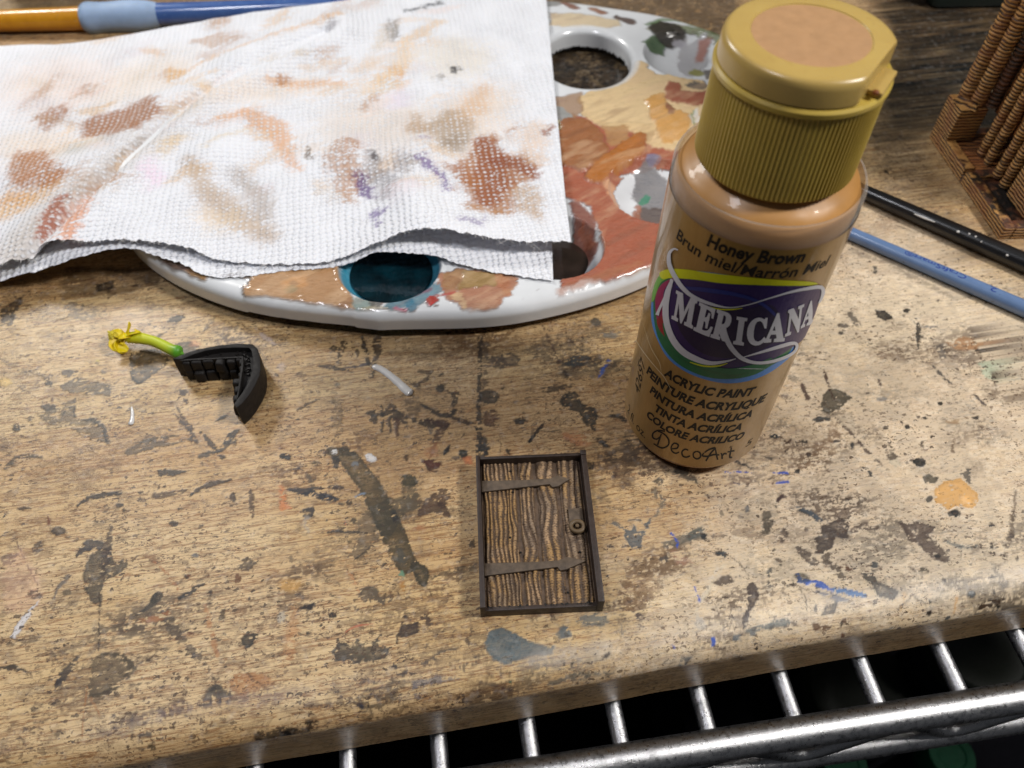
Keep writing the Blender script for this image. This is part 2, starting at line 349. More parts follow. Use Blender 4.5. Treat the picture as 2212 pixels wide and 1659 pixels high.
def stains(c):  # marks on the board, with some shade painted in among them
    rs = random.Random(11)
    # paler right half; old slate paint plus painted building shade at the back right
    c.poly('S', [(1500, 1130), (1650, 620), (1900, 420), (2400, 700), (2400, 1330), (1900, 1420), (1300, 1560), (1300, 1340)], (226, 212, 190), .62, 2.2, 0, .5)
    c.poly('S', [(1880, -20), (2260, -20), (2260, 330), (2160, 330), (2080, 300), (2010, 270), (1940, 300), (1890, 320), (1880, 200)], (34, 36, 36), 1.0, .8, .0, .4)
    c.poly('S', [(900, 720), (1400, 700), (1400, 1100), (1250, 980), (1000, 980), (880, 1200), (700, 1100)], (150, 122, 92), .45, .9, .3, .4)  # bottle's shade painted on the wood to its left
    # ---- drifts of older, fainter stains and random marks first
    for k in range(4200):
        px = rs.uniform(-60, 2270); py = rs.uniform(150, 1640); x, y = P(px, py)[:2]
        if fbm(np.array([x*.55]), np.array([y*.8]), 202, 3)[0] < .40+rs.uniform(0, .26): continue
        col = rs.choice([SLATE, BRN, BRN, DK, GRY, PUR, RUST, OLV, NAVY]); kind = rs.random()
        if kind < .45:
            r = rs.uniform(.012, .05)*(1 if rs.random() < .88 else 1.8); a = rs.uniform(0, 6.3); n = 9; e = rs.uniform(1, 2.4); rr = rs.uniform(0, 3.1)
            pts = []
            for j in range(n):
                t = 2*math.pi*j/n; q = r*rs.uniform(.7, 1.3); u, v = q*e*math.cos(t), q*math.sin(t); pts.append((x+u*math.cos(rr)-v*math.sin(rr), y+u*math.sin(rr)+v*math.cos(rr)))
            c.poly('', pts, col, rs.uniform(.55, .95), .012, rs.uniform(.2, .9), .02, world=True)
        elif kind < .95:
            l = rs.uniform(.1, .7); rr = rs.gauss(BANG if rs.random() < .5 else rs.uniform(0, 3.14), .3); wd = rs.uniform(.01, .06)
            c.stroke('', [(x, y), (x+l*.5*math.cos(rr)+rs.uniform(-.05, .05), y+l*.5*math.sin(rr)), (x+l*math.cos(rr+.2), y+l*math.sin(rr+.2))], [wd*.4, wd, wd*.3], col, rs.uniform(.4, .85), .012, rs.uniform(.6, 1.15), .04, world=True)
        else:
            r = rs.uniform(.15, .6); n = 10; pts = [(x+r*rs.uniform(.4, 1.4)*math.cos(2*math.pi*j/n)*1.4, y+r*rs.uniform(.4, 1.4)*math.sin(2*math.pi*j/n)) for j in range(n)]
            c.poly('', pts, col, rs.uniform(.12, .4), .08, 1.05, .1, world=True)
    for k in range(110):   # soft speckled washes of brown and grey grime
        px = rs.uniform(-60, 2270); py = rs.uniform(560, 1640); x, y = P(px, py)[:2]; r = rs.uniform(.3, 1.3); n = 9; rr = BANG+rs.uniform(-.5, .5); pts = []
        for j in range(n):
            t = 2*math.pi*j/n; q = r*rs.uniform(.4, 1.3); u, v = q*1.5*math.cos(t), q*.6*math.sin(t); pts.append((x+u*math.cos(rr)-v*math.sin(rr), y+u*math.sin(rr)+v*math.cos(rr)))
        c.poly('', pts, rs.choice([(120, 84, 56), (112, 96, 78), (150, 104, 62), (98, 88, 80), (110, 80, 64)]), rs.uniform(.35, .75), .25, rs.uniform(.85, 1.25), .15, world=True)
    for k in range(70):   # thin scratches, light and dark
        px = rs.uniform(0, 2212); py = rs.uniform(650, 1600); x, y = P(px, py)[:2]; rr = rs.uniform(0, 3.14); l = rs.uniform(.4, 2.2)
        c.stroke('', [(x, y), (x+l*math.cos(rr), y+l*math.sin(rr)), (x+2*l*math.cos(rr+.12), y+2*l*math.sin(rr+.12))], [.006, .016, .006], rs.choice([(214, 190, 150), (90, 62, 44), (90, 62, 44), (70, 56, 46)]), rs.uniform(.4, .8), .012, .8, .012, world=True)
    S, E, Y = c.stroke, c.ell, c.poly
    # ---- left, by the flower (L4)
    Y('L4', [(575, 0), (1560, 0), (1480, 180), (1180, 260), (900, 280), (590, 320), (570, 150)], (72, 50, 36), .72, .12, .3, .08)  # shade under the towel painted on, fainter in the next patch
    Y('L4', [(0, 150), (570, 0), (580, 280), (240, 330), (150, 420), (0, 480)], (104, 70, 42), .5, .15, .4)
    Y('L4', [(0, 400), (120, 330), (230, 260), (200, 340), (140, 440), (110, 560), (0, 560)], (48, 40, 36), .85, .03, .5)
    Y('L4', [(600, 330), (800, 330), (980, 430), (760, 500), (600, 480)], GRY, .55, .06, .8)
    Y('L4', [(860, 170), (1060, 130), (1050, 210), (900, 240)], BLK, .85, .03, .2)
    S('L4', [(450, 635), (600, 610), (770, 592)], [10, 26, 8], BRN, .85, .02, .6)
    S('L4', [(95, 828), (230, 830), (380, 805)], [8, 34, 8], (98, 50, 38), .85, .02, .6)
    Y('L4', [(1560, 500), (1620, 450), (1720, 445), (1740, 480), (1650, 525), (1570, 530)], SLATE, .9, .02, .3)
    S('L4', [(1480, 650), (1560, 600), (1590, 570)], [40, 24, 20], DK, .8, .02, .6)
    Y('L4', [(1620, 710), (1800, 690), (1880, 770), (1780, 860), (1640, 840)], (66, 62, 56), .9, .02, .3)
    Y('L4', [(1220, 800), (1440, 760), (1600, 860), (1540, 930), (1300, 1095), (1230, 1050), (1190, 930)], (88, 78, 64), .9, .015, .45)
    S('L4', [(1225, 940), (1240, 1060), (1300, 1090), (1560, 915)], [16, 20, 26, 10], (40, 42, 46), .9, .015, .4)
    Y('L4', [(540, 1110), (700, 1040), (800, 1050), (1050, 1100), (1040, 1160), (1020, 1220), (820, 1200), (640, 1170)], (134, 120, 98), .9, .02, .5)
    Y('L4', [(570, 980), (640, 945), (720, 960), (690, 1000), (670, 1040), (600, 1020)], (84, 84, 84), .85, .02, .5)
    Y('L4', [(400, 1060), (450, 1035), (490, 1090), (480, 1125), (420, 1110)], (64, 62, 66), .9, .02, .3)
    S('L4', [(0, 880), (200, 960), (330, 980), (540, 1100)], [60, 90, 50, 20], (110, 96, 74), .6, .06, .9)
    S('L4', [(240, 990), (350, 960)], 16, DK, .7, .02, .6)
    S('L4', [(330, 1110), (500, 1125)], [8, 14], DK, .6, .02, .6)
    Y('L4', [(390, 1275), (510, 1270), (525, 1320), (450, 1335), (400, 1320)], (78, 76, 72), .9, .02, .3)
    S('L4', [(485, 1215), (485, 1260)], [26, 34], (120, 54, 40), .85, .02, .3)
    Y('L4', [(350, 1370), (530, 1280), (700, 1230), (720, 1420), (860, 1400), (960, 1480), (1040, 1659), (800, 1620), (700, 1530), (560, 1500), (420, 1440)], (112, 100, 82), .75, .04, .75)
    S('L4', [(560, 1400), (620, 1340), (690, 1290), (700, 1230), (700, 1400), (790, 1430), (880, 1430), (960, 1490), (1010, 1640)], [10, 22, 18, 14, 20, 30, 46, 50, 46], (58, 56, 58), .9, .02, .45)
    E('L4', 155, 1500, 42, 34, 0, (70, 68, 66), .9, .02, .3)
    E('L4', 265, 1395, 26, 30, 0, GRY, .7, .03, .6)
    S('L4', [(930, 1340), (1060, 1290), (1200, 1215)], [10, 40, 8], BRN, .85, .02, .8)
    S('L4', [(1640, 1250), (1720, 1160), (1750, 1200), (1730, 1290)], [12, 50, 46, 12], BRN, .85, .02, .7)
    S('L4', [(1620, 1360), (1680, 1430), (1790, 1550), (1840, 1640)], [14, 36, 46, 30], (76, 46, 38), .9, .02, .5)
    E('L4', 955, 990, 34, 24, 0, GRY, .7, .02, .6); E('L4', 900, 905, 24, 20, -20, GRY, .7, .02, .6); E('L4', 912, 873, 16, 9, 0, (206, 186, 84), .9)
    Y('L4', [(0, 1020), (110, 1040), (120, 1090), (40, 1130), (0, 1120)], (214, 180, 110), .8, .02, .2)
    Y('L4', [(130, 1100), (210, 1090), (250, 1140), (180, 1180), (120, 1150)], (150, 136, 128), .6, .05, .8)
    S('AR', [(1820, 265), (1900, 340), (2030, 430)], [30, 60, 44], (178, 160, 152), .75, .03, .45)
    S('AR', [(1290, 60), (1330, 160), (1400, 100), (1300, 230), (1220, 330)], [40, 80, 60, 60, 20], (110, 100, 90), .6, .04, .8)
    E('AR', 1170, 430, 70, 50, 0, (196, 130, 96), .5, .05, .7)
    S('AR', [(1000, 930), (1060, 1060), (960, 1120), (1040, 1260), (1100, 1340), (1130, 1500)], [50, 60, 20, 60, 70, 40], (86, 56, 44), .9, .02, .7)
    Y('AR', [(1370, 1270), (1440, 1210), (1510, 1190), (1480, 1240), (1400, 1265)], SLATE, .95, .015, .1)
    Y('AR', [(1460, 1500), (1500, 1400), (1600, 1350), (1640, 1350), (1580, 1440), (1520, 1510)], SLATE, .95, .015, .2)
    S('AR', [(500, 1500), (700, 1460), (1100, 1410)], [16, 70, 12], (110, 92, 70), .85, .02, .8)
    S('AR', [(1110, 1110), (1210, 1070), (1270, 1150), (1230, 1290), (1130, 1310)], 8, (100, 74, 50), .7, .02, .3)
    E('AR', 2100, 680, 60, 50, 0, (196, 176, 166), .5, .05, .5)
    # ---- centre (MID)
    Y('MID', [(0, 250), (700, 330), (1200, 300), (1240, 420), (700, 400), (100, 390)], (96, 66, 42), .45, .2, .2)  # palette's cast shade painted along its front rim
    S('MID', [(400, 400), (380, 460), (365, 540)], [60, 40, 26], (70, 56, 48), .85, .02, .6)
    S('MID', [(250, 540), (330, 545), (430, 570)], [20, 46, 14], (60, 44, 40), .9, .02, .4)
    S('MID', [(400, 550), (480, 540), (560, 525)], [10, 22, 30], (50, 72, 118), .85, .02, .3)
    Y('MID', [(510, 330), (540, 380), (555, 480), (570, 540), (545, 545), (515, 420)], (50, 42, 40), .9, .02, .4)
    Y('MID', [(580, 370), (640, 360), (635, 430), (600, 560), (590, 620), (560, 620), (580, 520)], (72, 52, 48), .85, .02, .5)
    E('MID', 333, 427, 26, 20, 0, (64, 54, 42), .85, .02, .3); E('MID', 372, 665, 20, 22, 0, (118, 124, 116), .7, .02, .5); E('MID', 130, 605, 40, 24, 10, (120, 90, 66), .6, .03, .8)
    S('MID', [(120, 810), (180, 770), (230, 755)], [24, 20, 14], (86, 62, 44), .85, .02, .5)
    Y('MID', [(320, 740), (410, 750), (400, 960), (340, 980), (320, 860)], (110, 96, 78), .55, .04, .85)
    S('MID', [(540, 830), (600, 830), (700, 830), (780, 870), (860, 880), (940, 900), (1040, 905)], [20, 60, 70, 60, 40, 70, 40], (56, 42, 36), .9, .02, .5)
    S('MID', [(640, 790), (640, 950)], [20, 14], DK, .85, .02, .3); S('MID', [(685, 850), (690, 955)], [24, 12], DK, .85, .02, .3); S('MID', [(730, 880), (735, 990)], [40, 12], (98, 44, 34), .85, .02, .3)
    E('MID', 585, 870, 24, 30, 0, DK, .9, .02, .2); E('MID', 690, 800, 30, 22, 20, (80, 56, 44), .8, .02, .5)
    S('MID', [(850, 570), (940, 580), (920, 620), (860, 660), (800, 640)], [20, 40, 50, 50, 30], (82, 60, 44), .8, .03, .85)
    Y('MID', [(740, 720), (860, 720), (900, 760), (840, 900), (800, 860)], (92, 68, 48), .55, .05, .9)
    E('MID', 1000, 678, 26, 32, 20, (48, 46, 44), .9, .02, .2); S('MID', [(1020, 680), (1060, 705)], 8, DK, .8)
    Y('MID', [(1065, 700), (1125, 690), (1110, 770), (1075, 800)], (66, 58, 52), .85, .02, .4)
    S('MID', [(885, 780), (950, 820), (1040, 850), (1090, 820)], [16, 30, 40, 40], (46, 38, 36), .92, .02, .3)
    S('MID', [(1050, 850), (1140, 880), (1220, 910), (1250, 950)], [16, 40, 30, 10], (74, 48, 38), .9, .02, .5)
    S('MID', [(930, 880), (1030, 900), (980, 980), (950, 1060), (940, 1120)], [50, 60, 50, 30, 14], (86, 42, 32), .85, .02, .5)
    E('MID', 943, 943, 20, 18, 0, (130, 126, 124), .8, .02, .4)
    Y('MID', [(905, 1090), (940, 1010), (1000, 1010), (990, 1100), (930, 1140)], (170, 116, 76), .5, .05, .7)
    Y('MID', [(890, 1130), (960, 1120), (1020, 1150), (980, 1175), (920, 1190)], (96, 44, 36), .85, .02, .4)
    S('MID', [(930, 1160), (920, 1185), (980, 1200)], 9, (90, 50, 38), .85)
    Y('MID', [(1010, 1100), (1020, 1050), (1062, 1020), (1050, 1060)], (34, 38, 44), .95, .015, .1)
    E('MID', 1145, 1080, 34, 28, 0, (66, 68, 64), .9, .02, .2); E('MID', 1085, 1105, 30, 16, 0, (120, 112, 110), .7, .03, .8); E('MID', 795, 1110, 13, 22, 0, (90, 62, 40), .85)
    # long dark seam line and the big grey blotches on it
    S('MID', [(1250, 360), (1245, 600), (1240, 800), (1245, 1000), (1262, 1090)], [34, 30, 30, 50, 86], (62, 58, 56), .88, .015, .62, .02)
    S('MID', [(1285, 400), (1280, 680)], [40, 34], (110, 94, 80), .7, .03, .7)
    E('MID', 1305, 735, 72, 46, 0, (60, 62, 60), .88, .02, .35)
    Y('MID', [(1280, 480), (1420, 450), (1500, 490), (1470, 540), (1380, 560), (1290, 540)], (104, 92, 84), .85, .03, .75)
    Y('MID', [(1260, 830), (1330, 810), (1380, 850), (1330, 920), (1260, 930)], (86, 40, 36), .8, .03, .6)
    E('MID', 1270, 1040, 42, 60, 0, (58, 60, 62), .85, .02, .5)
    # smears right of it
    E('MID', 1978, 265, 34, 26, 0, (88, 92, 92), .85, .02, .3)
    Y('MID', [(1985, 350), (2060, 320), (2140, 330), (2100, 370), (2030, 370)], (100, 108, 110), .65, .03, .8)
    S('MID', [(1640, 280), (1670, 360), (1720, 470), (1735, 510)], [10, 20, 18, 36], (110, 78, 66), .75, .02, .5)
    S('MID', [(1790, 355), (1890, 455)], 8, (90, 66, 54), .8)
    Y('MID', [(1780, 520), (1830, 480), (1950, 450), (1940, 500), (1880, 550), (1800, 545)], (92, 98, 100), .85, .02, .6)
    S('MID', [(2050, 510), (2010, 560), (1990, 630)], [30, 26, 10], (58, 92, 168), .8, .02, .6)
    S('MID', [(1770, 570), (1800, 620), (1810, 660), (1720, 680), (1640, 690)], [24, 30, 40, 50, 40], (78, 66, 58), .85, .02, .7)
    Y('MID', [(1740, 760), (1800, 700), (1860, 700), (1880, 770), (1960, 790), (1980, 850), (1960, 960), (1900, 900), (1860, 830), (1760, 790)], (58, 62, 62), .92, .02, .35)
    Y('MID', [(1460, 870), (1510, 855), (1550, 880), (1520, 905), (1470, 900)], (54, 58, 60), .9, .02, .4)
    S('MID', [(1548, 1012), (1632, 908)], [18, 20], (34, 40, 44), .95, .012, .1)
    S('MID', [(2050, 850), (2110, 850), (2150, 880)], [16, 36, 30], (60, 64, 66), .9, .02, .4)
    Y('MID', [(1760, 950), (1860, 940), (1940, 1020), (1880, 1050), (1770, 1010)], (180, 112, 72), .5, .07, .75)
    S('MID', [(1990, 1000), (2030, 1030)], [40, 20], (66, 62, 58), .85, .02, .5); S('MID', [(1420, 1060), (1430, 1085)], [18, 20], DK, .9)
    E('MID', 1655, 520, 34, 16, 0, (140, 116, 84), .6, .03, .8)
    # ---- M2: the long olive stripe etc.
    S('M2', [(470, 60), (560, 90), (650, 130), (850, 400), (950, 600), (1060, 830), (1130, 1000), (1190, 1120)], [80, 150, 180, 200, 220, 230, 220, 190], (94, 82, 54), .93, .012, .22, .02)
    S('M2', [(600, 60), (700, 90)], [110, 50], (66, 62, 46), .8, .02, .3)
    Y('M2', [(800, 600), (1000, 510), (1160, 500), (1290, 440), (1300, 590), (1180, 650), (1120, 740), (1040, 850), (950, 880), (860, 700)], (80, 76, 62), .62, .015, .3)
    Y('M2', [(480, 130), (560, 110), (550, 240), (500, 220)], (46, 50, 54), .93, .015, .2)
    S('M2', [(1270, 1130), (1330, 1200), (1340, 1280)], [100, 140, 100], (84, 78, 58), .95, .012, .15)
    Y('M2', [(1080, 960), (1140, 960), (1200, 1060), (1180, 1150), (1100, 1110)], (112, 112, 104), .8, .03, .5)
    S('M2', [(1200, 590), (1060, 640)], [30, 50], (74, 80, 78), .7, .03, .5)
    E('M2', 1072, 675, 36, 44, 0, (40, 44, 46), .95, .012, .1)
    E('M2', 513, 80, 30, 24, 0, WHT, .97, .012, .15, h=.02); E('M2', 858, 124, 62, 42, 15, (206, 204, 204), .97, .012, .2, h=.02); E('M2', 700, 182, 40, 26, 10, (128, 134, 140), .85, .02, .5)
    S('M2', [(720, 490), (780, 465)], [30, 34], (140, 160, 182), .85, .02, .6)
    E('M2', 1200, 340, 86, 58, 5, (76, 74, 54), .93, .012, .1)
    Y('M2', [(1120, 380), (1290, 380), (1300, 500), (1260, 570), (1140, 560)], (128, 116, 92), .7, .02, .4)
    Y('M2', [(1020, 540), (1300, 480), (1320, 590), (1180, 650), (1100, 640)], (136, 120, 96), .7, .02, .5)
    Y('M2', [(1280, 620), (1350, 530), (1500, 420), (1590, 400), (1610, 480), (1560, 560), (1590, 680), (1430, 640), (1300, 670)], (104, 74, 62), .88, .015, .4)
    Y('M2', [(720, 700), (860, 600), (900, 780), (930, 880), (860, 950), (780, 1060), (680, 1080), (640, 1000), (730, 900), (740, 800)], (150, 128, 100), .7, .02, .5)
    S('M2', [(640, 1050), (690, 1075), (790, 1010), (870, 930), (940, 885)], [14, 18, 14, 12, 8], DK, .8, .012, .5)
    S('M2', [(460, 825), (520, 805), (620, 820), (740, 822)], [16, 34, 20, 26], (84, 78, 76), .92, .015, .3)
    E('M2', 690, 705, 38, 26, 0, (96, 84, 68), .85, .02, .4); S('M2', [(610, 720), (625, 760)], 12, (186, 86, 60), .9)
    E('M2', 655, 540, 30, 30, 0, (72, 54, 44), .9, .02, .2); E('M2', 640, 890, 22, 14, 0, (120, 100, 60), .8)
    Y('M2', [(750, 1420), (790, 1340), (870, 1320), (930, 1360), (950, 1420), (1080, 1420), (1050, 1450), (960, 1490), (800, 1470)], (142, 126, 106), .85, .015, .45)
    S('M2', [(745, 1430), (770, 1360), (850, 1325), (920, 1320)], [16, 20, 16, 8], (90, 78, 68), .8, .012, .5)
    Y('M2', [(150, 1550), (190, 1520), (320, 1480), (310, 1520), (270, 1560)], (62, 56, 56), .93, .012, .15); S('M2', [(265, 1550), (268, 1640)], [18, 10], (80, 56, 46), .85)
    S('M2', [(390, 1490), (430, 1560), (470, 1590)], 9, (150, 96, 60), .8); Y('M2', [(455, 1600), (490, 1565), (550, 1590), (540, 1620), (470, 1620)], (80, 76, 62), .93, .012, .1)
    S('M2', [(65, 420), (180, 430), (300, 440), (380, 480), (540, 520)], [24, 60, 90, 80, 50], NAVY, .93, .02, .4)
    S('M2', [(180, 500), (350, 410), (600, 400)], [30, 60, 30], NAVY, .85, .02, .55); S('M2', [(270, 290), (320, 420)], [40, 50], (120, 108, 92), .8, .02, .4)
    S('M2', [(400, 450), (520, 430), (600, 410)], [40, 50, 20], (92, 62, 56), .75, .03, .8)
    S('M2', [(200, 620), (320, 610), (290, 670), (230, 680)], [40, 50, 40, 50], NAVY, .9, .02, .5); S('M2', [(250, 700), (260, 810)], [70, 50], (170, 160, 148), .6, .04, .4)
    Y('M2', [(0, 360), (60, 400), (110, 600), (0, 620)], (206, 122, 66), .75, .06, .5)
    E('M2', 50, 110, 60, 26, 10, (52, 50, 50), .92, .02, .4); E('M2', 335, 165, 32, 26, 0, (130, 112, 80), .8, .02, .4); E('M2', 165, 215, 40, 22, 0, (70, 74, 96), .8, .02, .6)
    S('M2', [(350, 110), (430, 90), (480, 70)], [20, 50, 20], (84, 58, 38), .85, .02, .5)
    E('M2', 1714, 80, 50, 42, 0, (70, 70, 60), .93, .012, .2); Y('M2', [(1520, 100), (1540, 50), (1590, 0), (1560, 60)], BLK, .95)
    Y('M2', [(1330, 180), (1400, 150), (1510, 160), (1500, 210), (1400, 215)], (116, 54, 42), .88, .012, .3); S('M2', [(1380, 200), (1400, 240), (1480, 250)], 12, (100, 56, 44), .9)
    Y('M2', [(1700, 130), (1800, 90), (1800, 200), (1720, 190)], (176, 96, 56), .7, .05, .6)
    S('M2', [(1100, 1240), (1140, 1190), (1160, 1250)], [26, 30, 18], (120, 164, 132), .9, .015, .4); S('M2', [(1140, 1290), (1160, 1380)], [50, 26], (176, 122, 50), .75, .03, .5)
    S('M2', [(1430, 1250), (1600, 1180), (1800, 1150)], [40, 70, 70], (130, 108, 80), .6, .03, .6)
    S('M2', [(650, 1180), (700, 1290), (740, 1360), (780, 1500)], [22, 40, 30, 12], (190, 130, 84), .6, .03, .6)
    Y('M2', [(1240, 770), (1290, 740), (1390, 760), (1370, 800), (1250, 800)], (170, 118, 80), .6, .04, .6)
    Y('M2', [(1740, 900), (1800, 880), (1830, 980), (1760, 970)], (66, 52, 44), .85, .02, .6); Y('M2', [(1630, 1080), (1700, 1080), (1690, 1100)], (70, 70, 72), .8)
    E('M2', 1600, 600, 170, 90, 0, (96, 74, 58), .45, .12, .9)
    # ---- lower left (BL)
    S('BL', [(30, 180), (80, 130), (150, 115), (230, 130)], [30, 34, 20, 10], (84, 78, 70), .85, .02, .5)
    S('BL', [(380, 365), (430, 330), (520, 310), (600, 300)], [14, 34, 36, 20], (46, 48, 54), .92, .015, .3)
    E('BL', 595, 358, 22, 14, 0, SLATE, .85); Y('BL', [(770, 190), (830, 180), (950, 185), (860, 215), (780, 220)], (58, 52, 50), .93, .012, .1)
    S('BL', [(640, 100), (720, 70), (850, 60), (950, 30)], [50, 70, 30, 14], (112, 96, 76), .8, .02, .6)
    S('BL', [(970, 290), (1040, 260), (1140, 235)], [30, 40, 12], (80, 60, 54), .9, .015, .3)
    S('BL', [(760, 320), (830, 310), (910, 290)], [30, 36, 30], (92, 62, 44), .85, .02, .6); E('BL', 1140, 330, 14, 26, 0, (84, 60, 52), .9, .015)
    S('BL', [(990, 0), (1060, 80), (1100, 130)], [20, 30, 24], (72, 52, 42), .92, .015, .3); S('BL', [(990, 120), (1080, 90), (1200, 20)], [30, 40, 10], (76, 74, 70), .85, .02, .5)
    E('BL', 1405, 120, 32, 18, 10, SLATE, .9, .015, .3); S('BL', [(1240, 300), (1245, 420)], [34, 20], (98, 62, 44), .85, .02, .5)
    E('BL', 862, 445, 28, 16, 0, (52, 50, 50), .92, .012, .2); E('BL', 236, 440, 8, 26, 0, (160, 70, 44), .85); Y('BL', [(245, 490), (290, 450), (330, 490), (270, 510)], (76, 62, 56), .9, .015, .3)
    S('BL', [(80, 380), (120, 375), (155, 380)], [8, 20, 6], (80, 50, 44), .9)
    S('BL', [(390, 600), (440, 560), (490, 560)], [40, 70, 50], (54, 66, 86), .9, .02, .5)
    Y('BL', [(400, 680), (450, 600), (540, 560), (560, 640), (640, 620), (620, 680), (520, 740), (495, 870), (460, 870), (420, 790)], (70, 70, 66), .85, .02, .4)
    S('BL', [(550, 470), (530, 580), (510, 700)], [20, 50, 30], (66, 46, 50), .8, .02, .5); S('BL', [(490, 800), (488, 1080)], [8, 7], (80, 60, 48), .85, .01, .3, .01)
    S('BL', [(80, 540), (130, 650), (190, 760)], [7, 9, 6], (80, 62, 54), .8, .01, .3, .01)
    S('BL', [(340, 710), (290, 770), (270, 820)], [30, 16, 10], (152, 148, 146), .8, .02, .4)
    Y('BL', [(0, 620), (40, 600), (80, 610), (60, 660), (10, 660)], (116, 94, 86), .8, .02, .7); Y('BL', [(140, 560), (200, 530), (210, 590), (160, 610)], (112, 98, 88), .8, .02, .7)
    Y('BL', [(0, 640), (100, 560), (220, 700), (200, 850), (80, 900), (0, 860)], (206, 164, 140), .4, .2, .2)
    S('BL', [(75, 1000), (120, 920), (190, 840)], [40, 34, 10], (216, 212, 212), .97, .012, .2, h=.02)
    E('BL', 170, 800, 34, 30, 0, (90, 72, 76), .75, .03, .7); E('BL', 330, 800, 24, 16, 0, (140, 124, 100), .8)
    Y('BL', [(700, 600), (760, 580), (790, 640), (750, 650)], RUST, .6, .03, .5); S('BL', [(760, 640), (830, 700), (880, 780)], [14, 10, 12], (168, 106, 62), .75, .02, .4)
    Y('BL', [(1170, 650), (1220, 610), (1270, 650), (1230, 690), (1180, 680)], (96, 78, 66), .85, .02, .4); E('BL', 965, 612, 18, 14, 0, (110, 118, 122), .8)
    S('BL', [(670, 910), (740, 860), (780, 810)], [10, 30, 50], (74, 76, 76), .85, .02, .4); E('BL', 765, 815, 18, 26, 30, (60, 58, 52), .85, .015, .3)
    S('BL', [(890, 820), (960, 780), (1010, 750)], [20, 40, 12], SLATE, .9, .02, .55); E('BL', 1100, 890, 18, 40, 10, (100, 78, 54), .85, .02, .3)
    Y('BL', [(500, 900), (620, 870), (700, 900), (680, 980), (560, 980)], (138, 112, 82), .6, .05, .7)
    S('BL', [(800, 880), (850, 960), (900, 1030), (980, 1110), (1060, 1220)], [50, 60, 50, 30, 12], (112, 94, 80), .8, .02, .7)
    S('BL', [(700, 930), (780, 920), (830, 900)], [20, 40, 30], (176, 110, 60), .6, .03, .6); S('BL', [(1010, 840), (1040, 980), (1070, 1110)], [20, 30, 24], (186, 126, 76), .6, .03, .6)
    Y('BL', [(1190, 1000), (1230, 970), (1275, 990), (1260, 1040), (1220, 1065), (1190, 1040)], (44, 46, 48), .94, .015, .25)
    Y('BL', [(1150, 860), (1240, 830), (1210, 920), (1150, 910)], (158, 100, 56), .6, .05, .7)
    S('BL', [(0, 1160), (60, 1165), (150, 1185)], [10, 30, 6], (46, 44, 44), .92, .015, .2); Y('BL', [(10, 1060), (100, 1000), (240, 1010), (200, 1040), (90, 1060)], (118, 98, 84), .7, .03, .8)
    S('BL', [(380, 1120), (320, 1190), (280, 1260)], [30, 50, 36], (82, 74, 74), .85, .02, .5)
    Y('BL', [(450, 1110), (520, 1085), (620, 1110), (665, 1160), (600, 1230), (520, 1300), (440, 1300)], (142, 124, 96), .75, .02, .5)
    S('BL', [(500, 1095), (600, 1110), (660, 1160), (620, 1220), (530, 1280), (450, 1300)], [14, 34, 40, 34, 20, 12], (104, 90, 68), .75, .02, .75)
    S('BL', [(400, 1500), (415, 1380), (430, 1260)], [7, 10, 7], (176, 120, 70), .7, .01, .2, .01); S('BL', [(490, 1400), (450, 1310)], 6, (176, 110, 60), .7)
    Y('BL', [(980, 1350), (1040, 1260), (1110, 1235), (1150, 1300), (1120, 1335), (1020, 1340)], (70, 74, 70), .85, .02, .55)
    Y('BL', [(800, 1340), (900, 1300), (960, 1340), (860, 1400), (730, 1400)], (130, 92, 62), .65, .05, .7)
    Y('BL', [(1150, 1180), (1300, 1190), (1360, 1250), (1200, 1320), (1120, 1260)], (174, 116, 66), .6, .07, .7)
    S('BL', [(1190, 1160), (1260, 1230), (1350, 1290)], [14, 10, 8], (120, 74, 44), .7, .02, .5)
    S('BL', [(450, 1510), (540, 1480), (700, 1420), (1000, 1330), (1250, 1320), (1500, 1280)], [40, 60, 70, 70, 90, 80], (150, 128, 132), .45, .12, .75)
    S('BL', [(680, 1500), (740, 1485)], [20, 26], (66, 76, 100), .8, .03, .5); S('BL', [(1250, 1480), (1380, 1480), (1520, 1430)], [40, 70, 30], DK, .8, .03, .6)
    E('BL', 1395, 1480, 40, 24, 0, (26, 24, 24), .95, .02, .1); S('BL', [(750, 1585), (860, 1578)], [16, 10], (60, 36, 34), .85)
    Y('BL', [(1450, 300), (1560, 290), (1660, 320), (1650, 345), (1560, 325)], NAVY, .8, .02, .5); E('BL', 1390, 910, 20, 32, 0, (196, 184, 164), .8, .03, .3)
    Y('BL', [(1460, 880), (1500, 855), (1555, 850), (1530, 880)], (60, 50, 48), .9); E('BL', 1430, 760, 60, 34, 0, (212, 160, 78), .5, .08, .3)
    Y('BL', [(1400, 1000), (1440, 830), (1480, 900), (1470, 1100), (1380, 1200)], (168, 112, 62), .5, .08, .6)
    # ---- bottom middle (BOT)
    Y('BOT', [(170, 400), (200, 340), (180, 290), (240, 330), (310, 310), (370, 345), (450, 280), (430, 340), (495, 370), (480, 420), (400, 455), (330, 440), (290, 490), (250, 460), (190, 450)], (66, 68, 70), .9, .015, .45)
    Y('BOT', [(260, 380), (330, 350), (400, 370), (380, 430), (300, 440)], (140, 124, 96), .8, .04, .6)
    Y('BOT', [(530, 300), (560, 220), (620, 230), (665, 210), (668, 280), (600, 310), (550, 320)], (84, 66, 64), .93, .015, .2); E('BOT', 592, 190, 18, 12, 0, (84, 66, 64), .9)
    S('BOT', [(535, 300), (533, 340)], 14, DK, .9); S('BOT', [(520, 470), (545, 520)], [22, 14], (72, 78, 88), .85, .02, .4)
    Y('BOT', [(315, 60), (360, 20), (420, 30), (440, 70), (520, 75), (440, 110), (340, 100)], (150, 130, 104), .8, .02, .45)
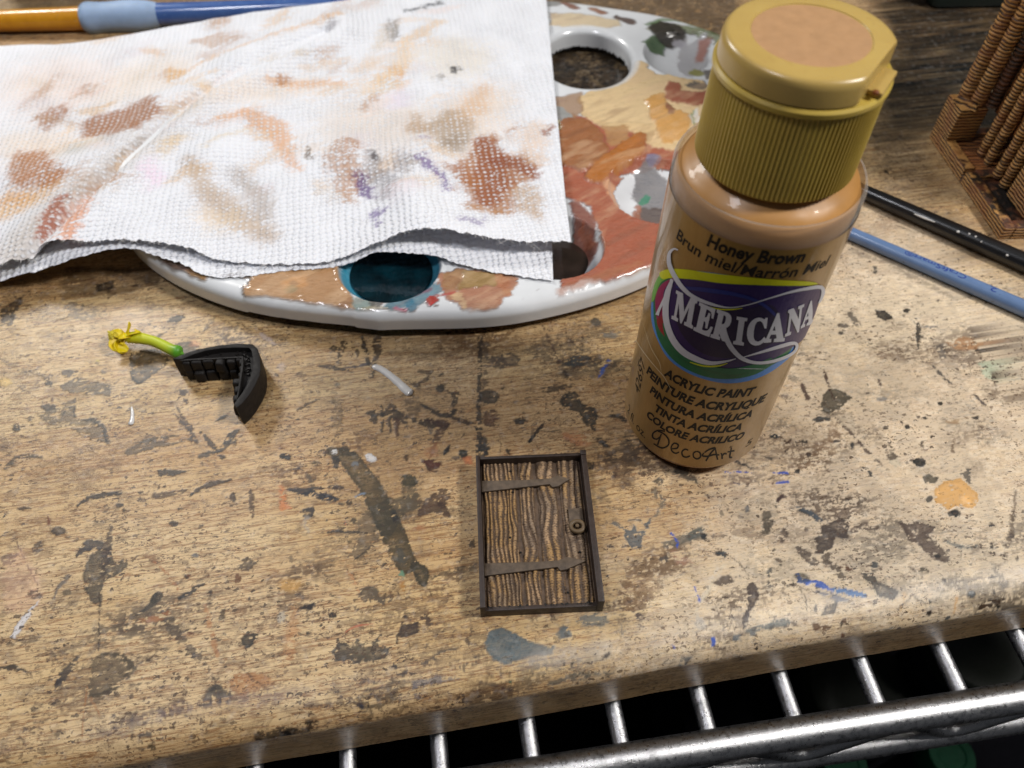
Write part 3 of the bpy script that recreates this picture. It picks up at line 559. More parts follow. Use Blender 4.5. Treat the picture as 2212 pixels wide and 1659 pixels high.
    E('BOT', 165, 182, 30, 14, 5, (76, 70, 60), .93, .012, .1); S('BOT', [(245, 280), (290, 245), (400, 230)], [8, 12, 5], (196, 96, 64), .8)
    S('BOT', [(640, 470), (700, 460), (790, 400), (900, 360)], [30, 40, 30, 14], (106, 98, 98), .7, .03, .85)
    Y('BOT', [(1045, 330), (1070, 265), (1150, 255), (1230, 290), (1290, 320), (1380, 340), (1450, 350), (1440, 390), (1330, 410), (1230, 440), (1150, 470), (1090, 440), (1050, 390)], (96, 112, 118), .92, .03, .05)
    S('BOT', [(1180, 270), (1230, 330), (1180, 380), (1090, 320)], [14, 20, 16, 20], (84, 98, 108), .5, .04, .7)
    Y('BOT', [(1450, 290), (1500, 235), (1545, 270), (1540, 310), (1480, 320)], (110, 118, 120), .75, .03, .4)
    Y('BOT', [(1560, 210), (1640, 170), (1750, 160), (1765, 220), (1710, 250), (1610, 240)], (104, 116, 118), .75, .03, .4)
    Y('BOT', [(1350, 360), (1600, 340), (1800, 320), (1780, 430), (1560, 460), (1400, 480), (1200, 480)], (168, 160, 150), .5, .15, .3)
    S('BOT', [(1420, 555), (1560, 515), (1700, 495), (1800, 490)], [20, 34, 30, 10], (120, 130, 128), .7, .03, .5)
    S('BOT', [(640, 580), (760, 550), (900, 540)], [60, 50, 20], (112, 116, 132), .6, .05, .75); E('BOT', 750, 620, 36, 18, 10, (84, 66, 66), .85, .02, .5); E('BOT', 640, 635, 30, 20, 0, (110, 110, 122), .7, .03, .6)
    E('BOT', 318, 685, 16, 16, 0, (56, 64, 88), .85); S('BOT', [(0, 700), (120, 690), (330, 680)], [30, 40, 16], (92, 84, 96), .6, .05, .8)
    S('BOT', [(0, 790), (60, 780)], [40, 20], DK, .8, .03, .5); E('BOT', 1141, 590, 10, 8, 0, (150, 90, 40), .95); E('BOT', 1186, 557, 7, 7, 0, (40, 150, 120), .95)
    S('BOT', [(1180, 645), (1290, 640)], [8, 14], (100, 52, 40), .7); E('BOT', 1760, 410, 26, 14, -30, (78, 76, 82), .85, .02, .4); E('BOT', 1552, 448, 10, 8, 0, DK, .9)
    E('BOT', 2150, 355, 9, 6, 30, BLU, .95); S('BOT', [(1240, 600), (1020, 560)], [6, 20], (90, 72, 80), .6)
    # ---- right of the door (M3)
    Y('M3', [(430, 690), (430, 640), (480, 650), (500, 610), (520, 660), (580, 650), (560, 600), (600, 560), (612, 600), (590, 660), (545, 710), (540, 770), (470, 770)], (92, 104, 112), .88, .02, .35)
    S('M3', [(320, 590), (370, 600), (430, 640)], [14, 30, 20], (96, 104, 108), .8, .02, .5); S('M3', [(445, 580), (530, 580)], [8, 18], (104, 108, 112), .8)
    S('M3', [(620, 390), (670, 440), (680, 500), (620, 560)], [60, 50, 50, 16], (118, 126, 126), .65, .04, .65); Y('M3', [(620, 330), (660, 300), (695, 320), (670, 360)], (66, 66, 66), .85, .02, .5)
    Y('M3', [(680, 720), (760, 690), (860, 660), (960, 640), (970, 700), (850, 720), (760, 760), (690, 760)], (128, 134, 128), .72, .04, .45)
    E('M3', 955, 695, 22, 22, 0, (62, 66, 70), .85, .02, .4); S('M3', [(735, 660), (760, 700), (780, 755)], [22, 12, 10], BLU, .95, .012, .1); E('M3', 690, 835, 34, 24, 15, (108, 106, 108), .8, .03, .4)
    S('M3', [(760, 800), (800, 840), (860, 850)], [60, 80, 40], (172, 130, 106), .6, .05, .7)
    S('M3', [(1090, 262), (1140, 262), (1260, 264)], [10, 18, 4], BLU, .95, .012, .2); S('M3', [(1405, 268), (1490, 268)], [8, 20], BLU, .95, .012, .2); S('M3', [(1420, 335), (1493, 325)], [14, 24], BLU, .95, .012, .2); S('M3', [(1145, 330), (1185, 345)], [12, 16], (52, 84, 150), .8)
    Y('M3', [(1060, 290), (1180, 270), (1330, 340), (1240, 350), (1110, 350)], (132, 98, 84), .6, .04, .7)
    Y('M3', [(1150, 190), (1260, 230), (1230, 240)], (98, 90, 84), .8, .02, .5); Y('M3', [(1320, 160), (1400, 170), (1380, 190)], (84, 84, 84), .85); E('M3', 1405, 28, 34, 18, 10, (74, 80, 84), .9, .02, .5)
    Y('M3', [(1420, 450), (1450, 400), (1470, 420), (1440, 465)], (88, 66, 70), .9); E('M3', 1238, 505, 16, 26, 20, (92, 98, 104), .85); E('M3', 1417, 488, 10, 9, 0, DK, .95); E('M3', 770, 535, 11, 9, 0, DK, .9)
    Y('M3', [(1320, 620), (1330, 520), (1380, 510), (1400, 600), (1360, 660)], (116, 108, 96), .8, .03, .5)
    Y('M3', [(1090, 640), (1130, 600), (1290, 620), (1330, 690), (1180, 720)], (142, 112, 86), .6, .06, .7)
    Y('M3', [(1410, 700), (1460, 620), (1493, 610), (1493, 690), (1440, 720)], (104, 82, 78), .85, .03, .5)
    E('M3', 1062, 805, 38, 24, 10, (72, 84, 90), .88, .02, .35)
    Y('M3', [(1010, 990), (1070, 940), (1120, 935), (1145, 990), (1060, 1005)], (108, 90, 84), .85, .02, .35)
    S('M3', [(890, 1180), (950, 1060), (1040, 890)], [10, 26, 14], (226, 214, 196), .6, .02, .5); S('M3', [(885, 1010), (895, 1040)], 9, BLU, .9); S('M3', [(910, 1070), (922, 1105)], [12, 20], BLU, .95)
    Y('M3', [(455, 1160), (530, 1180), (550, 1220), (500, 1230)], (132, 120, 122), .75, .03, .5); Y('M3', [(870, 960), (930, 960), (920, 1000)], (118, 104, 100), .7, .04, .6)
    Y('M3', [(1235, 1000), (1265, 990), (1305, 1030), (1315, 1110), (1260, 1170), (1230, 1290), (1205, 1270), (1225, 1150), (1230, 1080)], (112, 94, 90), .92, .015, .2)
    E('M3', 1380, 920, 20, 36, 0, (100, 106, 104), .85, .02, .4); Y('M3', [(1350, 1020), (1380, 980), (1420, 1030)], (112, 110, 106), .8, .03, .5)
    S('M3', [(1230, 1290), (1340, 1270), (1493, 1230)], [20, 40, 50], (96, 110, 112), .85, .025, .45); E('M3', 1170, 1335, 30, 22, 0, (100, 112, 120), .85, .02, .3); E('M3', 1278, 1318, 24, 12, 0, (112, 120, 124), .85)
    S('M3', [(1010, 1330), (1020, 1350), (1012, 1375)], [12, 28, 20], (52, 92, 190), .95, .012, .1); E('M3', 1188, 1443, 14, 12, 0, (56, 36, 30), .95); S('M3', [(750, 1385), (768, 1398)], 9, (70, 84, 170), .9)
    Y('M3', [(800, 1490), (820, 1440), (880, 1440), (860, 1500), (990, 1490), (930, 1515), (840, 1520)], (98, 106, 114), .8, .03, .5)
    Y('M3', [(350, 1290), (400, 1260), (460, 1300), (410, 1350)], (130, 134, 134), .6, .05, .5); Y('M3', [(0, 1270), (60, 1260), (80, 1320), (0, 1350)], (106, 118, 122), .7, .04, .5)
    Y('M3', [(880, 1200), (940, 1180), (960, 1280), (900, 1300)], (190, 186, 180), .5, .07, .4); Y('M3', [(260, 60), (310, 60), (330, 100), (280, 100)], (64, 62, 56), .9, .02, .3); E('M3', 358, 275, 30, 20, 0, (90, 60, 52), .8, .03, .7)
    Y('M3', [(180, 190), (240, 190), (240, 250), (190, 240)], (52, 50, 48), .85, .03, .4); S('M3', [(790, 260), (860, 300), (900, 330)], [70, 60, 30], (80, 84, 82), .8, .04, .5)
    S('M3', [(1110, 810), (1180, 860), (1240, 940)], [8, 9, 6], (110, 88, 74), .75)
    E('M3', 430, 340, 40, 26, 0, (110, 84, 78), .7, .05, .7)
    # ---- bottom right (BR)
    Y('BR', [(820, 200), (870, 160), (860, 120), (940, 90), (1000, 70), (1040, 120), (1030, 200), (960, 190), (940, 260), (880, 300), (820, 280), (850, 230)], (96, 80, 78), .92, .02, .3)
    S('BR', [(900, 290), (890, 340), (960, 380), (1000, 440)], [50, 60, 60, 50], (124, 104, 88), .85, .02, .4); Y('BR', [(690, 240), (760, 240), (850, 340), (840, 380), (760, 340)], (104, 84, 80), .85, .02, .45)
    S('BR', [(720, 10), (790, 30), (850, 80)], [30, 50, 30], (74, 86, 92), .92, .015, .3); E('BR', 1212, 362, 30, 24, 5, (84, 98, 104), .92, .015, .2)
    Y('BR', [(1350, 90), (1480, 90), (1600, 130), (1560, 180), (1700, 310), (1680, 350), (1570, 330), (1500, 250), (1420, 210), (1390, 130)], (124, 98, 88), .88, .02, .45)
    S('BR', [(1070, 140), (1160, 110), (1240, 130)], [60, 60, 30], (128, 98, 88), .7, .04, .6); E('BR', 1608, 305, 20, 16, 0, (52, 46, 46), .93); S('BR', [(1660, 210), (1760, 250), (1860, 240)], [30, 40, 20], (110, 122, 122), .75, .03, .5)
    S('BR', [(715, 425), (735, 470), (800, 480), (860, 490), (930, 520)], [20, 50, 40, 40, 24], (60, 100, 186), .95, .012, .3, h=.012); S('BR', [(960, 520), (1060, 540), (1160, 560)], [40, 50, 20], (74, 124, 180), .93, .012, .35); S('BR', [(830, 530), (960, 570), (1080, 600)], [14, 50, 10], (96, 118, 150), .7, .03, .7)
    Y('BR', [(680, 470), (700, 410), (760, 410), (780, 470), (730, 490)], (110, 120, 110), .7, .04, .5)
    Y('BR', [(1120, 420), (1200, 420), (1230, 480), (1300, 510), (1380, 530), (1340, 590), (1220, 570), (1200, 510), (1130, 460)], (104, 98, 92), .92, .015, .3)
    Y('BR', [(870, 680), (900, 620), (980, 610), (980, 660), (920, 680)], (110, 100, 90), .88, .02, .35); E('BR', 1210, 606, 12, 11, 0, (100, 66, 40), .95)
    E('BR', 225, 295, 38, 24, 5, (78, 90, 98), .9, .02, .35); Y('BR', [(0, 180), (60, 140), (120, 130), (120, 180), (40, 220)], (120, 130, 126), .75, .04, .45); E('BR', 122, 190, 20, 18, 0, (66, 72, 78), .9)
    Y('BR', [(480, 160), (500, 50), (540, 60), (530, 170)], (128, 116, 98), .75, .03, .5)
    S('BR', [(1370, 630), (1450, 550), (1550, 600)], [10, 8, 10], (96, 62, 44), .7); E('BR', 1835, 546, 24, 22, 0, (150, 156, 156), .95, .012, .05, h=.02); E('BR', 1718, 670, 20, 26, 0, (136, 136, 132), .95, .012, .1, h=.02); E('BR', 1578, 634, 16, 14, 0, (44, 40, 38), .95)
    S('BR', [(1920, 605), (1980, 575), (2060, 555)], [30, 40, 12], (92, 62, 40), .92, .015, .35); E('BR', 2030, 585, 12, 11, 0, (40, 36, 34), .95); S('BR', [(1750, 560), (1740, 640)], [26, 12], (214, 152, 70), .6, .03, .3); S('BR', [(1400, 545), (1390, 640)], [26, 14], (206, 160, 90), .5, .03, .3)
    S('BR', [(840, 740), (900, 745), (990, 725)], [50, 30, 12], (140, 84, 50), .85, .02, .5); E('BR', 1050, 715, 26, 18, 0, (130, 84, 56), .85, .02, .4); Y('BR', [(1310, 730), (1370, 720), (1350, 750)], (150, 150, 146), .8)
    E('BR', 1700, 40, 34, 20, 0, (70, 72, 70), .9, .02, .3); E('BR', 1956, 432, 18, 14, 0, (80, 82, 84), .9); S('BR', [(1960, 370), (2040, 470)], [60, 70], (130, 124, 116), .6, .05, .7)
    S('BR', [(2090, 0), (2070, 180), (2030, 330), (1980, 390)], [30, 34, 24, 12], (136, 108, 84), .7, .03, .55); E('BR', 2078, 175, 18, 16, 0, (110, 90, 84), .85)
    S('BR', [(60, 660), (160, 500), (250, 360)], [8, 14, 8], (222, 208, 180), .6, .02, .4)
    # ---- right side (R1)
    Y('R1', [(500, 960), (520, 900), (560, 870), (620, 880), (690, 930), (650, 970), (580, 1000), (550, 1020), (510, 1000)], (118, 110, 92), .93, .012, .2)
    S('R1', [(510, 750), (530, 800), (550, 870), (580, 940)], [6, 24, 10, 10], (110, 70, 56), .9, .012, .3); S('R1', [(390, 855), (420, 930)], [34, 34], (112, 78, 74), .9, .02, .35)
    S('R1', [(590, 1045), (680, 1140), (780, 1250), (880, 1340)], [10, 24, 24, 10], (126, 100, 90), .88, .012, .4); Y('R1', [(600, 1040), (700, 1010), (720, 1130), (660, 1120)], (170, 156, 136), .6, .04, .4)
    Y('R1', [(440, 1055), (490, 1035), (570, 1045), (560, 1065), (480, 1070)], (84, 92, 96), .9, .015, .25); Y('R1', [(820, 410), (880, 405), (930, 465), (880, 478), (830, 450)], (40, 44, 48), .95, .012, .15)
    E('R1', 1004, 412, 20, 16, 0, (46, 48, 50), .95, .012, .1); Y('R1', [(650, 410), (690, 420), (740, 500), (700, 510), (660, 450)], (130, 120, 108), .85, .02, .45); E('R1', 635, 500, 38, 16, 5, (108, 98, 90), .85, .02, .35); E('R1', 622, 548, 16, 11, 0, (70, 72, 72), .9)
    S('R1', [(818, 155), (822, 185)], [30, 24], (84, 90, 88), .9, .015, .3); E('R1', 845, 840, 14, 34, -10, (122, 92, 86), .85, .02, .35)
    S('R1', [(1080, 490), (1078, 560), (1076, 640)], [24, 34, 10], (46, 48, 52), .93, .012, .3); S('R1', [(1110, 510), (1190, 510)], [20, 30], (110, 116, 124), .75, .03, .7)
    S('R1', [(1550, 490), (1600, 600), (1520, 630), (1430, 650)], [8, 24, 12, 40], (48, 46, 48), .92, .015, .4); Y('R1', [(1240, 600), (1340, 570), (1500, 600), (1400, 650), (1290, 640)], (176, 128, 84), .75, .05, .55)
    Y('R1', [(1180, 620), (1230, 600), (1260, 700), (1220, 710)], (112, 108, 108), .7, .04, .7); S('R1', [(1170, 740), (1220, 800), (1280, 850)], [14, 30, 8], (84, 82, 88), .88, .015, .5)
    Y('R1', [(1420, 720), (1520, 680), (1640, 700), (1660, 800), (1580, 850), (1460, 800)], (176, 190, 162), .75, .05, .4); S('R1', [(1550, 720), (1530, 790), (1535, 870)], [40, 34, 14], (142, 112, 88), .8, .03, .5)
    S('R1', [(1410, 910), (1460, 960), (1510, 1005)], [12, 24, 12], (94, 82, 88), .88, .015, .4); E('R1', 1210, 963, 18, 13, 0, (30, 32, 30), .97, .01, 0); Y('R1', [(1390, 1035), (1440, 1030), (1435, 1055), (1400, 1050)], (44, 42, 44), .95)
    E('R1', 1012, 1110, 16, 13, 0, (36, 38, 40), .96, .01, 0); E('R1', 1120, 1052, 14, 10, 0, (44, 40, 40), .95); E('R1', 1082, 1045, 18, 14, 0, (110, 82, 72), .85, .02, .4); E('R1', 892, 1110, 20, 10, 0, (58, 58, 58), .9)
    E('R1', 1092, 1312, 36, 25, 5, (34, 40, 44), .97, .012, 0, h=.012); E('R1', 355, 1363, 18, 14, 0, (36, 38, 40), .96, .01, 0); E('R1', 220, 1155, 32, 20, 10, (66, 72, 78), .9, .02, .5); E('R1', 408, 1185, 20, 12, 0, (60, 58, 58), .92, .015, .3); E('R1', 430, 1262, 18, 11, 0, (78, 58, 56), .9)
    S('R1', [(250, 1150), (300, 1200), (350, 1160), (400, 1210)], [10, 20, 10, 16], (108, 76, 58), .85, .02, .6); E('R1', 597, 1190, 22, 18, 30, (106, 104, 108), .8, .02, .5); E('R1', 685, 1212, 16, 18, 0, (66, 72, 78), .9); S('R1', [(775, 1355), (800, 1390)], [26, 22], (72, 80, 86), .92, .015, .3)
    Y('R1', [(880, 1270), (910, 1240), (950, 1260), (985, 1320), (950, 1345), (900, 1310)], (200, 186, 160), .88, .015, .3); Y('R1', [(878, 1270), (912, 1240), (952, 1262), (930, 1300), (890, 1295)], (122, 98, 84), .85, .02, .4)
    Y('R1', [(1100, 1400), (1140, 1372), (1200, 1400), (1180, 1440), (1120, 1440)], (122, 116, 98), .9, .015, .25); Y('R1', [(1310, 1360), (1400, 1345), (1400, 1440), (1370, 1440), (1340, 1390)], (110, 108, 104), .85, .02, .55)
    Y('R1', [(1170, 1490), (1230, 1420), (1330, 1410), (1430, 1500), (1400, 1590), (1330, 1580), (1260, 1600), (1190, 1560)], (218, 166, 96), .92, .012, .2, h=.01); E('R1', 1152, 1530, 20, 20, 0, (84, 88, 88), .9); E('R1', 1300, 1620, 34, 22, 0, (60, 60, 58), .92, .02, .4)
    S('R1', [(355, 1575), (420, 1600), (490, 1650)], [20, 36, 40], (92, 100, 108), .9, .02, .35); Y('R1', [(235, 1540), (270, 1495), (300, 1510), (260, 1560)], (112, 82, 84), .85, .02, .4)
    S('R1', [(1290, 1170), (1285, 1250)], [6, 20], (144, 108, 76), .75, .02, .3); S('R1', [(1250, 1070), (1320, 1070), (1370, 1050)], [20, 34, 10], (170, 136, 96), .7, .03, .5); E('R1', 1160, 1160, 12, 8, 0, DK, .9)
    S('R1', [(1660, 1480), (1640, 1659)], [14, 20], (130, 100, 76), .7, .03, .4); E('R1', 860, 940, 34, 14, 0, (120, 130, 138), .7, .03, .6); Y('R1', [(120, 1080), (250, 1050), (350, 1090), (240, 1110)], (120, 104, 88), .55, .05, .8)
    Y('R1', [(480, 570), (520, 560), (535, 600), (500, 605)], (214, 186, 150), .6); E('R1', 340, 820, 40, 20, 20, (140, 140, 134), .6, .04, .6); E('R1', 280, 920, 30, 18, 10, (128, 108, 104), .7, .03, .6); S('R1', [(0, 1310), (90, 1345)], [20, 16], (92, 94, 100), .8, .02, .5)
    E('R1', 1665, 300, 90, 60, 0, (120, 100, 78), .5, .12, .8)
    S('R1', [(700, 60), (900, 130), (1100, 240), (1300, 340)], [60, 50, 60, 30], (112, 92, 78), .45, .08, .7)  # blue brush's cast shade painted just below it
    S('R1', [(1000, 1380), (1300, 1290), (1700, 1200)], 7, (226, 210, 184), .6, .012, .6)
    # ---- far right: building's shade painted on around the brushes; grey tint towards the back
    Y('S', [(1880, 250), (2000, 250), (2040, 420), (2200, 560), (2100, 560), (1900, 400)], (92, 78, 60), .55, .5, .75, .3)
    Y('S', [(1180, -40), (1600, -40), (1600, 110), (1400, 60), (1180, 30)], (128, 112, 96), .85, .4, .35)
    Y('S', [(-60, -30), (1200, -30), (1000, 60), (300, 60), (-60, 90)], (120, 106, 92), .55, .4, .4)
    Y('S', [(1160, 60), (1400, 60), (1400, 215), (1160, 215)], (52, 44, 38), 1.0, .3, 0)  # shade below the palette's thumb hole, painted on the board
make_board()

# ------------------------------------------------------------------ wire shelf
def mat_chrome():
    m = N('worn_chrome', .24, col=(.62, .62, .63), metal=1.0); g = m.co(); n = m.noise(g, 9, 6, .7); f = m.noise(g, 55, 3, .7)
    k = m.rng(m.noise(g, 2.2, 5, .65), .56, .68)
    m.color(m.mix(m.math('MULTIPLY', k, m.rng(f, .4, .6)), m.mix(m.rng(f, .35, .7), (.40, .40, .41), (.74, .74, .75)), (.09, .09, .09)))
    m.l(m.rng(n, .3, .7, .20, .46), m.b.inputs['Roughness']); m.bump(f, .55, .012); return m.m
CH = mat_chrome()
wa = R_(8.6676); wu = np.array([math.cos(wa), math.sin(wa), 0]); wv_ = np.array([-math.sin(wa), math.cos(wa), 0]); WZ = -2.4862; WS = 2.1361
shelf = empty('wire_shelf', (0, 0, -3.4), 'chrome wire shelf under the wooden board with round rods and a thick front rail', 'shelf')
railc = P(1846, 1560, -2.62); rt = float(np.dot(railc-np.array([0, 0, 0]), wv_))   # distance of the front rail
for i in range(-9, 13):
    o = wu*(3.3647+i*WS)+np.array([0, 0, WZ-.21]); a = o+wv_*(rt+.1); b = o+wv_*44
    g = G(); g.tube([a, a+(b-a)*.5, b], .205, 16); r = g.build('rod', CH, shelf)
def rail(name, t, z, rad, n=28):
    g = G(); g.tube([wu*s+wv_*t+np.array([0, 0, z]) for s in np.linspace(-30, 34, 60)], rad, n); return g.build(name, CH, shelf)
rail('top_rail', rt-.05, -2.52, .37); rail('bottom_rail', rt-.05, -5.3, .34)
g = G(); pts = []
for k in range(-14, 17): pts.append(wu*(k*2.1)+wv_*(rt-.05)+np.array([0, 0, -3.35 if k % 2 else -5.05]))
fine = []
for k in range(len(pts)-1):
    for q in range(10): t = q/10; t2 = t*t*(3-2*t); fine.append(pts[k]*(1-t)+pts[k+1]*t+np.array([0, 0, (t2-t)*1.6*(1 if pts[k+1][2] > pts[k][2] else -1)]))
g.tube(fine, .2, 14); g.build('truss_wire', CH, shelf)
rail('support_rail', 26, -3.15, .3)
# ---- what stands far below the shelf
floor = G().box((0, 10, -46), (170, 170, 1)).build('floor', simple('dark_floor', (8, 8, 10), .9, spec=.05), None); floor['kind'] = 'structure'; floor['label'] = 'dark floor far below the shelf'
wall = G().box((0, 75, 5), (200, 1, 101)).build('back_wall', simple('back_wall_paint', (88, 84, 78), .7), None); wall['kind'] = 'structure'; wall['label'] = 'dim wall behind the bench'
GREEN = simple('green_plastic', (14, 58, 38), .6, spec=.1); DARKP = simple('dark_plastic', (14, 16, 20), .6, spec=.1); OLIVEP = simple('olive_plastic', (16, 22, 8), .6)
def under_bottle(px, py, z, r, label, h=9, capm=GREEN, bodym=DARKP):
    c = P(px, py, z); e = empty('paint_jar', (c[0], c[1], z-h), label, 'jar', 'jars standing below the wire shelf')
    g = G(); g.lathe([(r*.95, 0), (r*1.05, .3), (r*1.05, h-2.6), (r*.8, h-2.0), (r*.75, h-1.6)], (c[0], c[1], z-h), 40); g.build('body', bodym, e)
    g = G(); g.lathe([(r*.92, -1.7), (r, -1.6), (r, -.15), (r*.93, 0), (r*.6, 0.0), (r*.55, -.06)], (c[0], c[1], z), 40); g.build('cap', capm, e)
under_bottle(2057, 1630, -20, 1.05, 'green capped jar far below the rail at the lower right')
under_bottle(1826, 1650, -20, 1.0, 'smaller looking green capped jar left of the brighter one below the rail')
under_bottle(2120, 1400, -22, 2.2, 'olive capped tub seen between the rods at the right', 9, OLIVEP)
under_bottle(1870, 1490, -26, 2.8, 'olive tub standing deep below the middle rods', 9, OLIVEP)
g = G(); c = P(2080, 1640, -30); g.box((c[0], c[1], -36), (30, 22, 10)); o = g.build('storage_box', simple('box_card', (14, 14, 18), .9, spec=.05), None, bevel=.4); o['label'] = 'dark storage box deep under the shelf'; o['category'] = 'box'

# ------------------------------------------------------------------ miniature door
def mat_print(name, lo, hi, rough=.62, nb=26):
    m = N(name, rough); a = m.attr('paint'); g = m.co(); n = m.noise(g, 6, 5, .6); ly = m.n('TexWave'); ly.bands_direction = 'Y'; ly.inputs['Scale'].default_value = 5; ly.inputs['Distortion'].default_value = .6; m.l(g, ly.inputs['Vector'])
    c = m.mix(m.rng(n, .3, .7), L(*lo), L(*hi)); c = m.mix(a.outputs['Alpha'], c, a.outputs['Color']); m.color(c)
    b = m.bump(ly.outputs['Fac'], .25, .008); m.bump(m.noise(g, nb, 4), .5, .012, b); return m.m
DFRAME = simple('dark_brown_print', (50, 38, 32), .5, var=.3, ns=5, bs=.5, bd=.012, nb=24)
DWOOD = mat_print('door_print', (60, 46, 36), (98, 76, 56))
DX, DY, DA, DW, DH, DT = .601, 8.9584, R_(3.3705), 2.765, 3.9605, .5706
door = empty('miniature_door', (DX, DY, 0), 'small dark framed miniature wooden door with ribbed drybrushed planks lying flat on the board', 'miniature door')
dl = np.array([math.cos(DA), math.sin(DA)]); dv = np.array([-math.sin(DA), math.cos(DA)])
def dw(x, y, z): q = dl*x+dv*y; return (DX+q[0], DY+q[1], z)
def dpoly(pts): return [dw(x, y, 0)[:2] for x, y in pts]
W2, H2 = DW/2, DH/2
for nm, pl, z1 in (('frame_side', [(-W2, -H2), (-W2+.12, -H2), (-W2+.10, H2), (-W2, H2)], DT), ('frame_side', [(W2-.15, -H2), (W2, -H2), (W2, H2), (W2-.13, H2)], DT+.02)):
    g = G(); g.prism(dpoly(pl), 0, z1); g.build(nm, DFRAME, door, bevel=.018)
g = G(); g.prism(dpoly([(-W2+.10, H2-.1), (W2-.13, H2-.1), (W2-.13, H2-.02), (-W2+.10, H2-.02)]), 0, DT-.03); g.build('frame_top', DFRAME, door, bevel=.015)
g = G(); g.prism(dpoly([(-W2+.12, -H2+.01), (W2-.15, -H2+.01), (W2-.15, -H2+.10), (-W2+.12, -H2+.10)]), 0, .33); g.build('frame_bottom', DFRAME, door, bevel=.012)
g = G(); g.box(dw(W2-.07, H2-.05, DT/2+.03), (.15, .13, DT+.03), DA); g.build('corner_post', DFRAME, door, bevel=.02)
g = G(); g.prism(dpoly([(-W2+.11, -H2+.05), (W2-.14, -H2+.05), (W2-.14, H2-.05), (-W2+.11, H2-.05)]), 0.01, .2); g.build('back_panel', DFRAME, door)
def door_field(x, y):
    """height of the carved grain, 0..1, long ridges running down the door"""
    wig = (fbm(x*1.1+3, y*.62, 5, 2)-.5)*.34+(fbm(x*2.2, y*1.5, 8, 2)-.5)*.12
    knot = np.exp(-(((x+.62)/.2)**2+((y-.62)/.4)**2)); wig = wig+knot*.09*np.tanh((x+.62)*9)
    knot2 = np.exp(-(((x-.2)/.2)**2+((y+.1)/.45)**2)); wig = wig+knot2*.07*np.tanh((x-.25)*9)
    ph = (x+wig)*2*np.pi/(.11+.07*sst(-.4, .5, x)); r = (.5+.5*np.cos(ph))*(.72+.28*np.cos(ph*.37+x*3))
    return np.clip(r**.55+.5*(fbm(x*12, y*7, 3, 3)-.5)+.10*np.sin(y*95), 0, 1), ph
edges = [-W2+.12, -.38, .06, .62, W2-.15]
prng = random.Random(5)
for k in range(4):
    x0, x1 = edges[k], edges[k+1]; nx = int((x1-x0)/.0075); ny = 400
    xs = np.linspace(x0, x1, nx); ys = np.linspace(-H2+.06, H2-.1, ny); XX, YY = np.meshgrid(xs, ys)
    f, ph = door_field(XX+k*.013, YY+(0, .5, -.6, .9)[k])
    ed = np.minimum(XX-x0, x1-XX); gap = sst(0.02, .09, ed)
    step = np.where((XX > .2) & (YY > -.35) & (YY < .75), .0, .0)
    Z = .22+f*.06*gap+gap*.035+.01*prng.uniform(-1, 1)+(fbm(XX*26, YY*40, 4, 2)-.5)*.014+np.where(vn(XX*7, YY*6, 91+k) > .93, .03, 0)
    lum = sst(.22, .8, f)*gap*sst(.25, .7, fbm(XX*5, YY*3, 13)+.18)*sst(.2, .55, fbm(XX*30, YY*60, 44, 2))
    dirt = fbm(XX*1.2, YY*1.0, 61); c1 = lin((190, 156, 118)); c2 = lin((176, 138, 86)); c3 = lin((124, 112, 100))
    cc = c1*(1-sst(.42, .6, dirt))[..., None]+c2*sst(.42, .6, dirt)[..., None]
    cool = sst(.5, .62, fbm(XX*2.3, YY*1.4, 21))[..., None]*.6; cc = cc*(1-cool)+c3*cool
    q = np.stack([DX+XX*dl[0]+YY*dv[0], DY+XX*dl[1]+YY*dv[1], Z], -1)
    gridmesh('plank', q, DWOOD, door, {'paint': np.concatenate([cc, lum[..., None]*.8], -1)})
IRON = simple('strap_iron_print', (86, 72, 58), .6, var=.35, ns=7, bs=.6, bd=.01, nb=30)
for y0, x1, dy in ((1.20, .93, .0), (-1.02, 1.10, .02)):
    g = G(); hh = .155
    pl = [(-W2+.12, y0-hh), (-.2, y0-hh*.62), (.42, y0-hh*.42), (.48, y0-hh*1.0), (.62, y0-hh*.9), (x1, y0+.04), (.66, y0+hh*1.1), (.44, y0+hh*.62), (-.2, y0+hh*.68), (-W2+.12, y0+hh)]
    pl = [(a, b+(a+W2)*.028+dy) for a, b in pl]
    g.prism(dpoly(pl), .28, .375); g.build('strap_hinge', IRON, door, bevel=.014)
g = G(); g.box(dw(.98, .28, .33), (.34, .42, .07), DA); g.build('latch_plate', IRON, door, bevel=.012)
g = G(); c0 = dw(.98, -.02, .41); ring = [(c0[0]+.155*math.cos(a), c0[1]+.135*math.sin(a), .40) for a in np.linspace(0, 2*math.pi, 29)]
g.tube(ring, .055, 10, cap=False); g.tube([dw(.98, .0, .3), dw(.98, .0, .42)], .045, 10); h_ = g.build('ring_handle', simple('ring_print', (96, 78, 54), .55, bs=.5, bd=.01), door)
g = G()
for k in range(34):
    x = prng.uniform(-W2+.15, W2-.2); y = prng.choice([-H2+.08, -H2+.1, prng.uniform(-H2+.1, H2-.2)]); g.lathe([(.0, 0), (.022, .0), (.03, .02), (.016, .045), (0.001, .05)], dw(x, y, .29), 8)
g.build('print_bead', DWOOD, door)['kind'] = 'stuff'

